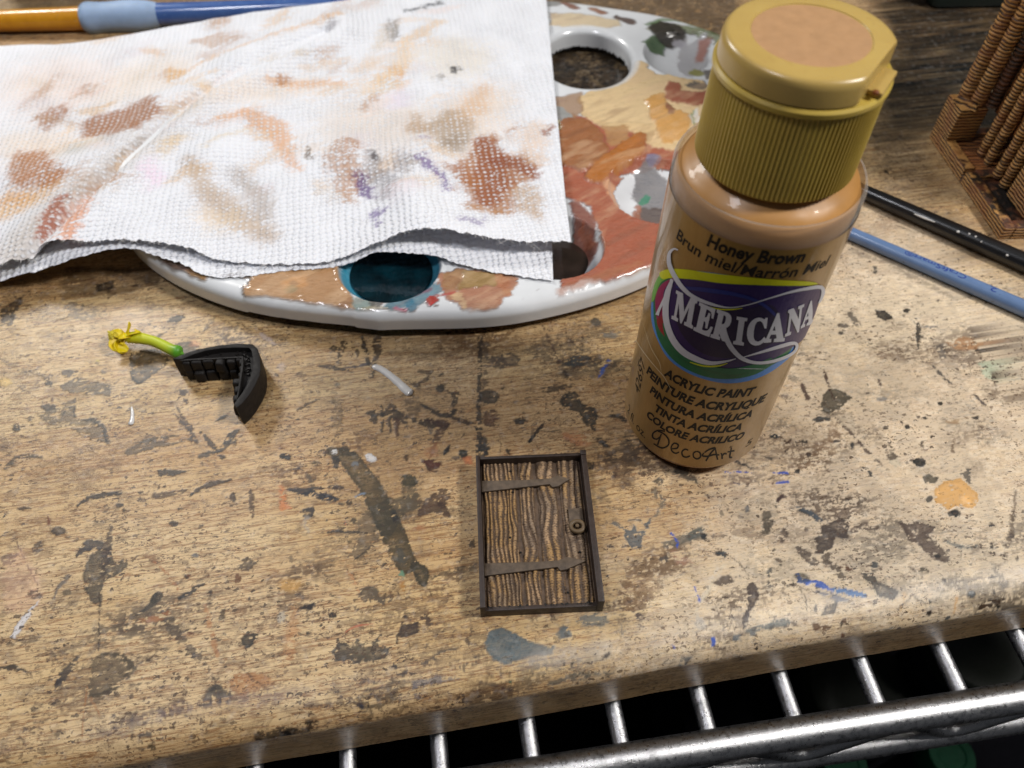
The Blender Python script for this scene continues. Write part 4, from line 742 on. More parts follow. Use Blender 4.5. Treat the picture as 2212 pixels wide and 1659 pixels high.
# ------------------------------------------------------------------ black arch piece
BLKP = simple('black_print', (24, 21, 20), .6, spec=.3, var=.2, ns=4, bs=.4, bd=.01, nb=30)
arch = empty('arch_piece', P(480, 800, 0), 'curved black miniature stone arch corner piece standing beside the flower', 'miniature piece')
AH = .78
def AP(l, z=AH): return [tuple(P(x, y, z)[:2]) for x, y in l]
outer = [(372, 775), (400, 763), (430, 753.6), (470, 746), (509, 742), (545, 743), (556, 752), (562, 774), (563, 797), (560, 812), (551, 832), (538, 853), (524, 870), (511, 881)]
outer_in = [(392, 776), (416, 766), (445, 757), (478, 752), (510, 750.5), (538, 751), (543, 757), (547, 778), (546, 797), (541, 814), (533, 832), (523, 848), (513, 862), (505, 872)]
inner = [(388, 778), (420, 775.5), (460, 774), (500, 771.5), (521, 771), (520, 790), (517, 812), (514, 835), (510, 863)]
inner_in = [(394, 775), (430, 772.5), (470, 771), (508, 769), (524.5, 768), (524.5, 790), (521, 812), (517, 838), (512, 860)]
def dense(l, n=8):
    r = []
    for (a, b), (c, d) in zip(l[:-1], l[1:]): r += [(a+(c-a)*k/n, b+(d-b)*k/n) for k in range(n)]
    return r+[l[-1]]
g = G(); g.prism(AP(outer)+AP(outer_in)[::-1], 0.01, AH); g.build('outer_rim', BLKP, arch, bevel=.02)
g = G(); g.prism(AP(inner)+AP(inner_in)[::-1], 0.3, AH-.03); g.build('inner_rim', BLKP, arch)
g = G(); g.prism(AP(outer_in[:])+AP(inner_in)[::-1], 0.02, AH-.2); g.build('recessed_web', BLKP, arch)
# carved stones on the inner side
rs = random.Random(3); D = dense(inner, 3); A3 = [np.array(P(x, y, AH)) for x, y in D]; cen = np.array(P(440, 840, AH))
k = 0
for i in range(0, len(A3)-1, 2):
    a, b = A3[i], A3[min(i+2, len(A3)-1)]; d = b-a; l = np.linalg.norm(d[:2])
    if l < .02: continue
    mid = (a+b)/2; nrm = np.array([d[1], -d[0], 0])/l
    if np.dot(nrm, cen-mid) < 0: nrm = -nrm
    for zl in (0, 1):
        ang = math.atan2(d[1], d[0]); dep = rs.uniform(.10, .24)
        g = G(); g.box((mid[0]+nrm[0]*(dep/2-.05), mid[1]+nrm[1]*(dep/2-.05), .02+(.18 if not zl else .52)+rs.uniform(-.02, .02)), (l*rs.uniform(.85, 1.1), dep+.05, .36), ang+rs.uniform(-.12, .12), top=rs.uniform(.7, .95))
        g.build('carved_stone', BLKP, arch, bevel=.065, seg=3)
g = G(); D2 = dense(outer_in, 3)
for k in range(46):
    i = rs.randrange(len(D2)-1); t = rs.uniform(.15, .85); j = int(i/(len(D2)-1)*(len(dense(inner_in, 3))-1)); e = dense(inner_in, 3)[j]
    p = P(D2[i][0]*(1-t)+e[0]*t, D2[i][1]*(1-t)+e[1]*t, AH-.2); g.box((p[0], p[1], AH-.19), (rs.uniform(.06, .16), rs.uniform(.03, .08), rs.uniform(.05, .13)), rs.uniform(0, 3.1), top=.6)
g.build('carved_vine', BLKP, arch)['kind'] = 'stuff'

# ------------------------------------------------------------------ flower
def mat_petal(name, a, b, axis=0):
    m = N(name, .45); m.b.inputs['Subsurface Weight'].default_value = .35; m.b.inputs['Subsurface Radius'].default_value = (.1, .1, .03)
    g = m.co(); m.color(m.mix(m.rng(m.noise(g, 5, 4), .3, .7), L(*a), L(*b))); m.bump(m.noise(m.co((12, 4, 4)), 4, 3), .25, .01); return m.m
YEL = mat_petal('yellow_petal', (232, 200, 8), (214, 196, 14)); GRN = mat_petal('green_calyx', (70, 140, 20), (100, 165, 30))
flower = empty('yellow_flower', P(300, 745, 0), 'small yellow trumpet shaped flower with a green base touching the arch piece', 'flower')
tp = [P(392, 763, .26), P(384, 760, .28), P(371, 755.5, .30), P(352, 746, .33), P(331, 737, .36), P(310, 732, .38), P(291, 729, .38), P(276, 730, .36)]
def mat_tube():
    m = N('flower_tube', .42); m.b.inputs['Subsurface Weight'].default_value = .3; m.b.inputs['Subsurface Radius'].default_value = (.1, .1, .03); a = m.attr('paint'); m.color(a.outputs['Color']); m.bump(m.noise(m.co((3, 14, 14)), 3, 3), .3, .01); return m.m
def spl(pts, n):
    pts = [np.array(p, float) for p in pts]; pts = [2*pts[0]-pts[1]]+pts+[2*pts[-1]-pts[-2]]; r = []
    for i in range(1, len(pts)-2):
        for k in range(n):
            t = k/n; a, b, c, d = pts[i-1:i+3]; r.append(.5*((2*b)+(-a+c)*t+(2*a-5*b+4*c-d)*t*t+(-a+3*b-3*c+d)*t**3))
    return r+[pts[-2]]
tpts = spl(tp, 5); M_ = len(tpts); tr = [np.interp(k/(M_-1), [0, .05, .15, .3, .6, .85, 1], [.08, .15, .19, .155, .15, .175, .15]) for k in range(M_)]
cols = []
for k in range(M_):
    t = k/(M_-1); cg = lin((84, 150, 36)); cy = lin((206, 204, 30)); cm = lin((186, 200, 50)); s_ = sst(.12, .4, t); s2 = sst(.4, .9, t)
    cc = (cg*(1-s_)+cm*s_)*(1-s2)+cy*s2; cols += [[*cc, 1]]*16
g = G(); g.tube(tpts, tr, 16); g.build('flower_tube', mat_tube(), flower, col=cols)
g = G(); g.tube([P(392, 763, .26), P(397, 766, .24)], [.06, .02], 8); g.build('stem_tip', GRN, flower)
def petal(p0, p1, p2, wmax, up=(0, 0, 1), curl=0.0):
    pts = spl([p0, p1, p2], 8); n = len(pts); X = np.zeros((n, 9, 3)); upv = np.array(up, float)
    for i in range(n):
        t = i/(n-1); d = np.array(pts[min(i+1, n-1)])-np.array(pts[max(i-1, 0)]); sd = np.cross(d, upv); sd /= (np.linalg.norm(sd)+1e-9); nn = np.cross(sd, d); nn /= (np.linalg.norm(nn)+1e-9)
        wd = wmax*math.sin(math.pi*min(1, .12+t*.83))**.7
        for j in range(9): s_ = (j-4)/4; X[i, j] = np.array(pts[i])+sd*s_*wd+nn*(curl*(s_*s_)*wd)
    o = gridmesh('petal', X, YEL, flower); md = o.modifiers.new('thick', 'SOLIDIFY'); md.thickness = .025; return o
hc = P(268, 728, .34)
petal(hc, P(276, 712, .55), P(279, 697, .75), .15, (1, .3, .2), .35)
petal(P(276, 731, .36), P(290, 719, .55), P(303, 716, .50), .17, (0, .5, 1), .3)
petal(hc, P(252, 745, .30), P(276, 757, .18), .19, (.2, -.3, 1), .45)
petal(P(262, 738, .30), P(256, 752, .22), P(272, 760, .08), .20, (1, .2, .5), .3)
petal(hc, P(252, 722, .40), P(240, 716, .34), .16, (0, .2, 1), .5)
petal(P(282, 727, .40), P(268, 727, .52), P(256, 731, .46), .15, (0, .2, 1), .4)
g = G(); rs = random.Random(9)
for k in range(26):
    a = np.array(P(258+rs.uniform(-8, 8), 727+rs.uniform(-6, 6), .36)); b = np.array(P(243+rs.uniform(-9, 9), 724+rs.uniform(-9, 10), .36+rs.uniform(-.1, .25))); g.tube([a, (a+b)/2+np.array([0, 0, .03]), b], [.025, .02, .045], 6)
g.build('stamen', mat_petal('pale_stamen', (226, 214, 90), (200, 180, 30)), flower)['kind'] = 'stuff'

# ------------------------------------------------------------------ raised drips of paint on the board
DRIP = simple('dried_white_paint', (206, 204, 202), .35, coat=.4, var=.06, bs=.3)
def drip(pts, rad, label, f='S', m=DRIP):
    q = [P(*fr(f, x, y), .0) for x, y in pts]; e = empty('paint_drip', (q[0][0], q[0][1], 0), label, 'paint drip', 'raised drips of dried paint')
    g = G(); pp = spl([np.array([a[0], a[1], .012]) for a in q], 6) if len(q) > 2 else q; n = len(pp)
    rr = [max(.012, rad[0]+(rad[1]-rad[0])*k/(n-1))*(.35 if k in (0, n-1) else (.8 if k in (1, n-2) else 1))*random.uniform(.93, 1.07) for k in range(n)]
    g.tube(pp, rr, 12, flat=.5); g.build('drip_body', m, e)
drip([(580, 540), (640, 565), (720, 625), (790, 690), (825, 715)], (.10, .13), 'long white raised drip of paint between the palette and the door', 'MID')
drip([(465, 1110), (475, 1180), (470, 1260), (455, 1310)], (.025, .085), 'short thin white paint drip below the black arch piece', 'AR')
# small soft blob of glue and translucent bumps on the board's front
# ------------------------------------------------------------------ palette
def mat_painted(name, rgb, rough=.25, coat=.3, wearlo=.36):
    m = N(name, rough, coat=coat); m.b.inputs['Coat Roughness'].default_value = .12; g = m.co(); a = m.attr('paint')
    base = m.mix(m.rng(m.noise(g, 1.2, 4), .3, .7), L(*rgb), tuple(v*.93 for v in L(*rgb)))
    k = m.noise(m.co((1.2, 4.5, 1), (0, 0, .5)), 3, 6, .68, 1.4)
    var = m.mix(m.rng(k, .35, .65, 0, .3), a.outputs['Color'], m.mix(.3, a.outputs['Color'], L(236, 214, 180)))
    m.color(m.mix(a.outputs['Alpha'], base, var)); m.l(m.mix(a.outputs['Alpha'], rough, m.rng(k, .3, .7, .2, .55)), m.b.inputs['Roughness'])
    h = m.math('MULTIPLY', a.outputs['Alpha'], m.math('ADD', k, .6)); m.bump(h, .9, .05); return m.m
pal = empty('paint_palette', (-2, 24, 0), 'white oval plastic palette with round wells and smeared brown paint under the paper towel', 'palette')
PC = np.array([-2.0, 24.3]); PZ = 1.0
po = [(-3.8, 15.2), (0.2, 15.52), (4.07, 17.1), (7.3, 19.9), (9.3, 23), (9.9, 26.4), (9.1, 29.4), (7.2, 31.2), (4.7, 32.3), (0, 33.2), (-6, 32.2), (-11, 29), (-13.4, 24), (-12.6, 19.9), (-10.9, 17.55), (-7.8, 15.88)]
pout = np.array([q[:2] for q in spl([(x, y, 0) for x, y in po+[po[0]]], 12)])
def wellc(px, py): return P(px, py, PZ)[:2]
WELLS = [(wellc(842, 574), 1.50, .75), (wellc(1203, 532), 1.42, .85), (wellc(1424, 412), 1.62, .55), (wellc(1490, 118), 1.75, .5), (np.array([-9.2, 19.6]), 1.5, .6), (np.array([-10.6, 23.6]), 1.5, .6), (np.array([-8.6, 28.2]), 1.6, .6), (np.array([-3.4, 30.4]), 1.6, .6)]
HOLE = (P(1266, 128, PZ-.1)[:2], 1.72, 2.0)
def make_palette():
    d = pout-PC; th = np.unwrap(np.arctan2(d[:, 1], d[:, 0])); rr = np.hypot(d[:, 0], d[:, 1])
    if th[-1] < th[0]: th = th[::-1]; rr = rr[::-1]
    na = 900; T = np.linspace(0, 2*np.pi, na, endpoint=False); thm = np.concatenate([th-2*np.pi, th, th+2*np.pi]); rrm = np.concatenate([rr, rr, rr]); Rr = np.interp(T, thm, rrm)
    nr = 250; k = np.linspace(0, 1, nr); k = k**.75
    rad = k[:, None]*(Rr[None, :]-.42)+.001
    X = np.zeros((nr+16, na, 3)); X[:nr, :, 0] = PC[0]+rad*np.cos(T); X[:nr, :, 1] = PC[1]+rad*np.sin(T); X[:nr, :, 2] = PZ
    for j in range(16):   # rolled rim going down
        a = (j+1)/16; ang = min(1, a*1.35)*math.pi/2; ro = Rr-.42+.42*math.sin(ang); z = PZ-.32*(1-math.cos(ang))-max(0, a-.74)*1.3
        X[nr+j, :, 0] = PC[0]+ro*np.cos(T); X[nr+j, :, 1] = PC[1]+ro*np.sin(T); X[nr+j, :, 2] = z
    xy = X[..., :2].reshape(-1, 2); x, y = xy[:, 0], xy[:, 1]
    c = Canvas(xy, PZ, .085, 0.3); c.wk = .45; c.dark = .7; S, E, Y = c.stroke, c.ell, c.poly
    TANP = (208, 152, 94); SAND = (230, 200, 150); RU = (194, 90, 44); OCH = (210, 124, 34); BR2 = (184, 114, 62)
    # left and front
    Y('PF', [(110, 20), (330, 20), (820, 60), (820, 100), (500, 110), (330, 110), (260, 130), (200, 120), (140, 90)], (104, 62, 34), .93, .05, .2)
    for (a, b, w_) in ((185, 130, 26), (235, 160, 30), (290, 130, 80), (330, 100, 60)): S('PF', [(a, 90), (a+4, b)], [w_, w_*.4], (200, 150, 84), .9, .03, .3)
    S('PF', [(350, 210), (420, 215)], [12, 20], (226, 204, 120), .6, .06, .5)
    Y('PF', [(490, 110), (560, 80), (850, 70), (880, 160), (905, 215), (890, 262), (790, 275), (600, 250), (480, 225), (460, 190)], TANP, .96, .025, .12, h=.05)
    S('PF', [(465, 205), (520, 235), (620, 248), (720, 262), (800, 270), (870, 262)], [20, 14, 12, 12, 14, 10], (172, 112, 60), .9, .03, .25, h=.05)
    Y('PF', [(610, 130), (720, 100), (720, 150), (640, 170)], (224, 160, 96), .5, .08, .3); E('PF', 668, 140, 16, 12, 0, (150, 100, 60), .6, .04); E('PF', 660, 165, 22, 18, 0, (150, 156, 120), .5, .06, .4)
    Y('PF', [(900, 200), (960, 190), (985, 240), (900, 250)], (126, 160, 150), .8, .04, .5); S('PF', [(930, 235), (1080, 232)], [16, 12], (214, 190, 130), .6, .04, .5); E('PF', 990, 226, 34, 14, 0, (96, 92, 84), .85, .03, .4)
    S('PF', [(1040, 228), (1160, 200), (1240, 150)], [30, 50, 60], (64, 142, 168), .88, .03, .35); S('PF', [(1060, 232), (1100, 238)], 14, (224, 90, 130), .85); S('PF', [(1100, 200), (1210, 160)], [10, 14], (130, 70, 110), .8, .03, .4); E('PF', 1130, 216, 30, 16, 0, (40, 140, 176), .9, .02, .2)
    Y('PF', [(1180, 80), (1480, 84), (1560, 120), (1540, 170), (1440, 235), (1330, 235), (1270, 190), (1250, 150)], (196, 120, 74), .93, .04, .55)
    Y('PF', [(1240, 84), (1330, 84), (1330, 150), (1260, 160)], (190, 140, 90), .9, .03, .2)
    Y('PF', [(1330, 88), (1484, 92), (1478, 152), (1320, 158)], (178, 142, 76), .95, .015, .05, h=.04)
    S('PF', [(1300, 180), (1340, 230)], [40, 20], (232, 206, 160), .6, .05, .6); S('PF', [(1480, 110), (1510, 180)], [60, 30], (204, 124, 78), .8, .04, .6)
    Y('PF', [(1186, 200), (1200, 185), (1224, 190), (1220, 215), (1200, 226), (1188, 218)], (224, 10, 22), .98, .012, 0, .01, h=.03); S('PF', [(1196, 208), (1216, 203)], [30, 34], (214, 8, 20), .98, .01, 0, .01, h=.03); S('PF', [(1215, 190), (1260, 183), (1300, 170)], [12, 10, 14], (214, 50, 50), .85, .02, .4)
    for q in range(16): E('PF', 850+q*52+random.uniform(-20, 20), 262-q*6+random.uniform(-25, 20), 3.5, 2.6, 0, (160, 80, 60), .85, .01)
    # right: big smears
    Y('C5', [(120, 620), (420, 700), (780, 720), (1060, 700), (1080, 1400), (700, 1500), (560, 1565), (420, 1600), (300, 1600), (140, 1640), (150, 1580), (250, 1480), (380, 1330), (320, 1180), (160, 1120), (110, 900)], RU, .96, .04, .18, h=.04)
    Y('C5', [(700, 1480), (640, 1560), (500, 1600), (560, 1560)], SAND, .5, .05, .5); S('C5', [(150, 1655), (330, 1590), (420, 1560), (600, 1500)], [40, 50, 60, 30], (206, 128, 84), .65, .08, .6)
    Y('C5', [(250, 560), (400, 500), (540, 400), (560, 345), (625, 345), (690, 420), (980, 470), (1040, 640), (960, 760), (860, 870), (700, 850), (560, 760), (440, 760), (340, 710), (280, 650)], SAND, .97, .025, .1, h=.05)
    Y('C5', [(100, 560), (270, 530), (290, 640), (240, 680), (150, 640)], (190, 146, 104), .85, .05, .5); Y('C5', [(105, 600), (190, 610), (250, 680), (180, 720), (100, 700)], (180, 188, 190), .9, .03, .2); Y('C5', [(95, 660), (150, 680), (160, 740), (110, 800), (90, 760)], (232, 222, 170), .9, .03, .1)
    Y('C5', [(150, 710), (200, 680), (290, 690), (380, 770), (430, 850), (390, 930), (260, 985), (150, 950), (110, 850)], BR2, .97, .02, .05, h=.10)
    Y('C5', [(380, 730), (520, 730), (540, 800), (440, 830)], (214, 162, 104), .9, .04, .2); S('C5', [(600, 790), (560, 850), (450, 930), (350, 1010)], [80, 150, 140, 110], OCH, .98, .02, 0, h=.13); S('C5', [(250, 960), (380, 890)], [20, 16], (214, 170, 130), .5, .04, .4)
    Y('C5', [(640, 585), (720, 540), (800, 640), (880, 660), (885, 740), (800, 840), (735, 830), (700, 760), (670, 690)], (216, 160, 84), .96, .02, .05, h=.10); Y('C5', [(730, 500), (760, 470), (830, 480), (840, 530), (980, 530), (1000, 580), (900, 620), (800, 600), (740, 570)], (182, 92, 66), .95, .025, .1, h=.06)
    Y('C5', [(860, 490), (920, 470), (1000, 490), (960, 520)], (92, 92, 98), .9, .02, .1); E('C5', 770, 640, 22, 34, 20, (150, 84, 70), .8, .03, .3); Y('C5', [(870, 680), (920, 620), (960, 700), (900, 720)], (232, 232, 226), .9, .03); S('C5', [(905, 640), (915, 720)], 12, (120, 160, 90), .8)
    S('C5', [(440, 1050), (480, 1150), (560, 1230)], [90, 60, 20], (228, 176, 136), .8, .06, .4)
    # top
    Y('C5', [(95, 75), (250, 80), (480, 110), (490, 150), (400, 165), (250, 150), (100, 150)], (222, 200, 160), .85, .06, .3); S('C5', [(170, 15), (240, 45)], [40, 40], (150, 84, 56), .9, .03, .4); S('C5', [(330, 50), (400, 75)], [36, 36], (166, 100, 62), .9, .03, .4); S('C5', [(470, 95), (555, 125)], [34, 60], (92, 66, 60), .93, .02, .2)
    E('C5', 120, 15, 40, 20, 0, (120, 120, 116), .7, .05, .3)
    Y('C5', [(640, 170), (720, 120), (880, 150), (1100, 190), (1120, 260), (1000, 300), (860, 230)], (134, 150, 96), .85, .07, .35)
    Y('C5', [(740, 350), (780, 335), (825, 370), (810, 400), (750, 385)], (64, 50, 50), .95, .02, .1)
    de = (Rr[None, :]-np.hypot(X[..., 0]-PC[0], X[..., 1]-PC[1])).reshape(-1); c.a *= sst(.08, .20, de+(fbm(x*2.5, y*2.5, 88, 3)-.5)*.22)
    # wells: bare or painted
    hsum = c.h.copy(); z = X[..., 2].reshape(-1).copy(); br_ = fbm((x*.8+y*.6)*1.2, (y*.8-x*.6)*5, 55, 4); z += np.minimum(hsum, .14)*(.55+.9*br_)+c.a*.035*(br_-.5)
    mixn = sst(.45, .75, fbm((x*.8+y*.6)*.9+3, (y*.8-x*.6)*4, 66, 4))[:, None]*.35; c.c = c.c*(1-mixn)+np.where(vn(x*.5, y*.5, 71)[:, None] > .5, lin((226, 190, 150)), lin((120, 66, 40)))*mixn
    for wc, wr, dep in WELLS:
        dd = np.hypot((x-wc[0])/wr, (y-wc[1])/wr); bowl = sst(1.0, .45, dd)
        lip = np.exp(-((dd-1.03)/.035)**2)*.03; ins = dd < 1
        z = np.where(ins, PZ-dep*(1-np.clip(dd, 0, 1)**3.2)**.8, z+lip)
    def clearwell(i, a=1.0, k=.985):
        wc, wr, dep = WELLS[i]; m = np.hypot(x-wc[0], y-wc[1])+(br_-.5)*.35*(k < .98) < wr*k; c.a[m] *= 1-a
    c.z = PZ-.3
    clearwell(0); clearwell(1); clearwell(2, 1, .88); clearwell(3, 1, .95)
    wc, wr, _ = WELLS[0]; dd = np.hypot(x-wc[0], y-wc[1])/wr; m = dd < .985; c.c[m] = lin((24, 150, 184)); c.a[m] = .97*sst(1.0, .95, dd[m])
    S('C5', [(150, 1400), (260, 1420), (330, 1380)], [120, 130, 60], (52, 42, 36), .9, .1, .1); S('C5', [(230, 1200), (280, 1280), (300, 1400), (260, 1480)], [50, 110, 130, 80], (150, 66, 38), .93, .05, .25); S('C5', [(270, 1310), (330, 1380)], [30, 40], (206, 112, 70), .6, .05, .5)
    Y('C5', [(100, 1380), (260, 1480), (180, 1590), (90, 1560)], (62, 52, 44), .9, .08, .3)
    Y('C5', [(580, 985), (640, 960), (760, 1000), (800, 1100), (780, 1170), (600, 1150), (555, 1080)], (140, 140, 146), .9, .05, .3); E('C5', 680, 950, 50, 22, 0, (120, 150, 196), .7, .05, .5); E('C5', 636, 1108, 42, 26, -15, (66, 160, 130), .95, .02, .1, h=.03)
    Y('C5', [(600, 1150), (760, 1150), (800, 1300), (680, 1290), (570, 1230)], (92, 76, 74), .93, .05, .15); S('C5', [(600, 1150), (590, 1220)], [40, 50], (190, 116, 84), .85, .03, .3)
    E('C5', 750, 215, 100, 48, 8, (10, 12, 12), .98, .03, 0, h=.02); Y('C5', [(610, 280), (670, 240), (760, 260), (750, 310), (660, 310)], (78, 122, 74), .95, .03, .05)
    S('C5', [(640, 180), (720, 150), (840, 160), (960, 200)], [20, 26, 20, 30], (104, 146, 84), .85, .05, .3); Y('C5', [(960, 160), (1100, 170), (1100, 230), (1000, 240)], (70, 120, 60), .9, .05, .2); E('C5', 920, 165, 40, 16, 0, (196, 196, 60), .85, .04, .2)
    Y('C5', [(830, 250), (960, 230), (1000, 330), (900, 420), (830, 380)], (206, 206, 212), .85, .06, .3); E('C5', 830, 245, 26, 14, 0, (206, 204, 214), .9, .03); Y('C5', [(930, 240), (990, 250), (980, 320), (940, 330)], (190, 110, 88), .8, .05, .4); E('C5', 930, 388, 46, 24, 10, (160, 160, 52), .9, .04, .3); Y('C5', [(970, 370), (1060, 380), (1060, 470), (980, 450)], (84, 78, 76), .88, .06, .2)
    # thumb hole
    hx, hy = (x-HOLE[0][0])/HOLE[1], (y-HOLE[0][1])/HOLE[2]; hd = (np.sqrt(hx*hx+hy*hy)-1)*1.65
    z = np.where(hd < .2, PZ-.16*(1-np.clip(hd/.2, 0, 1))**2, z); z = np.where(hd < 0, PZ-.16+np.maximum(hd, -.2)*3.0, z)
    m = hd < .3; c.a[m] *= .4*sst(.0, .3, hd[m])
    keep = hd > -.2
    ins = (hd < 0) & keep; rr_ = np.sqrt(hx*hx+hy*hy); x = np.where(ins, HOLE[0][0]+(x-HOLE[0][0])/rr_, x); y = np.where(ins, HOLE[0][1]+(y-HOLE[0][1])/rr_, y); X[..., 0] = x.reshape(nr+16, na); X[..., 1] = y.reshape(nr+16, na)
    X[..., 2] = z.reshape(nr+16, na)
    X = np.concatenate([X[::-1]], 0)
    rg = c.rgba().reshape(nr+16, na, 4)[::-1]; kp = keep.reshape(nr+16, na)[::-1]
    gridmesh('palette_body', X, mat_painted('white_palette_plastic', (226, 229, 232), .24, .55), pal, {'paint': rg}, keep=kp, wrap=True)
make_palette()
TEAL = N('wet_teal_paint', .07, col=(.004, .035, .05), coat=1.0); TEAL.bump(TEAL.noise(TEAL.co(), 1.2, 2), .1, .02)
_nd = TEAL.noise(TEAL.co(), 1.6, 3); TEAL.color(TEAL.mix(TEAL.rng(_nd, .35, .65), (.001, .006, .009), (.002, .022, .032)))
g = G(); g.lathe([(.02, -.02), (.9, -.02), (1.22, .0)], (WELLS[0][0][0], WELLS[0][0][1]+.06, PZ-.36), 60, cap=False); g.build('wet_paint', TEAL.m, pal)
g = G(); g.lathe([(.02, .03), (.4, .02), (.9, 0.0), (1.28, -.02)], (WELLS[1][0][0], WELLS[1][0][1], PZ-.62), 48, cap=False); g.build('dark_wash', simple('muddy_wash', (46, 36, 30), .12, coat=.6, var=.4, ns=2), pal)
g = G(); g.lathe([(13.8, 0)]*0+[(.3, .1), (8.4, .12), (8.8, .5)], (-2.0, 24.3, 0), 60, cap=False); 

# ------------------------------------------------------------------ paper towel
def mat_towel():
    m = N('quilted_paper', .85, spec=.2); g = m.co()
    nz = m.n('TexNoise'); nz.inputs['Scale'].default_value = 1.4; m.l(g, nz.inputs['Vector']); sc = m.n('VectorMath'); sc.operation = 'SCALE'; sc.inputs['Scale'].default_value = .22; m.l(nz.outputs['Color'], sc.inputs[0])
    ad = m.n('VectorMath'); ad.operation = 'ADD'; m.l(g, ad.inputs[0]); m.l(sc.outputs[0], ad.inputs[1]); mp = m.n('Mapping'); mp.inputs['Rotation'].default_value = (0, 0, R_(34)); m.l(ad.outputs[0], mp.inputs[0])
    sx = m.n('SeparateXYZ'); m.l(mp.outputs[0], sx.inputs[0]); k = 2*math.pi/.27
    p = m.math('MULTIPLY', m.math('SINE', m.math('MULTIPLY', sx.outputs[0], k)), m.math('SINE', m.math('MULTIPLY', sx.outputs[1], k*.92)))
    dots = m.math('ADD', m.math('MULTIPLY', p, .5), .5); dm = m.rng(dots, .55, .92, 0, 1, True)
    a = m.attr('paint'); fb = m.noise(g, 30, 4, .7)
    al = m.math('MULTIPLY', a.outputs['Alpha'], m.math('SUBTRACT', 1.0, m.math('MULTIPLY', dm, m.rng(m.noise(g, 2.2, 3), .35, .65, .15, .85))))
    al = m.math('MULTIPLY', al, m.rng(fb, .28, .5, .7, 1.0))
    m.color(m.mix(al, L(236, 238, 244), a.outputs['Color']))
    b1 = m.bump(m.math('MULTIPLY', m.rng(dots, .3, .95, 0, 1, True), m.rng(m.noise(g, .9, 3), .3, .7, .45, 1.15)), 1.0, .05); m.bump(fb, .5, .012, b1)
    m.b.inputs['Subsurface Weight'].default_value = .25; m.b.inputs['Subsurface Radius'].default_value = (.12, .11, .1)
    return m.m
TOW = mat_towel()
tow = empty('paper_towel', (-6, 24, 1.0), 'folded white quilted paper towel with brown and purple paint smears draped over the palette', 'paper towel')
topf = [(-330, 720, .5), (-120, 640, .6), (0, 583, .85), (50, 556, 1.05), (89, 540, 1.2), (178, 526, 1.32), (235, 518, 1.45), (311, 520, 1.5), (400, 533, 1.42), (467, 560, 1.24), (578, 571, 1.2), (680, 568, 1.2), (737, 558, 1.26), (804, 529, 1.55), (879, 500, 1.85), (959, 496, 1.9), (1048, 511, 1.75), (1137, 522, 1.62), (1233, 521, 1.6)]
botf = [(-330, 740, .2), (-120, 660, .3), (0, 607, .5), (50, 592, .65), (89, 582, .8), (147, 562, 1.05), (222, 541, 1.2), (284, 536, 1.28), (340, 552, 1.2), (400, 572, 1.12), (444, 594, 1.08), (511, 598, 1.08), (622, 584, 1.09), (737, 574, 1.10), (804, 546, 1.26), (848, 543, 1.32), (937, 552, 1.25), (1004, 573, 1.14), (1093, 591, 1.10), (1195, 606, 1.10)]
backp = [(-330, 128, .5), (0, 90, .6), (178, 76, .8), (378, 51, .95), (578, 27, 1.05), (737, 3, 1.1), (1000, -40, 1.12), (1174, -62, 1.12)]
def curve_pts(l, n):
    q = np.array([P(x, y, z) for x, y, z in l]); d = np.r_[0, np.cumsum(np.linalg.norm(np.diff(q[:, :2], axis=0), axis=1))]; d /= d[-1]; s = spl(q, 16); s = np.array(s); dd = np.r_[0, np.cumsum(np.linalg.norm(np.diff(s[:, :2], axis=0), axis=1))]; dd /= dd[-1]
    t = np.linspace(0, 1, n); return np.stack([np.interp(t, dd, s[:, k]) for k in range(3)], -1)
def segd(x, y, pts):
    d = np.full(x.shape, 1e9); side = np.zeros(x.shape)
    for (a, b), (c, e) in zip(pts[:-1], pts[1:]):
        ex, ey = c-a, e-b; t = np.clip(((x-a)*ex+(y-b)*ey)/(ex*ex+ey*ey), 0, 1); q = np.hypot(x-a-ex*t, y-b-ey*t); sg = np.sign((x-a)*ey-(y-b)*ex)
        side = np.where(q < d, sg, side); d = np.minimum(d, q)
    return d*side
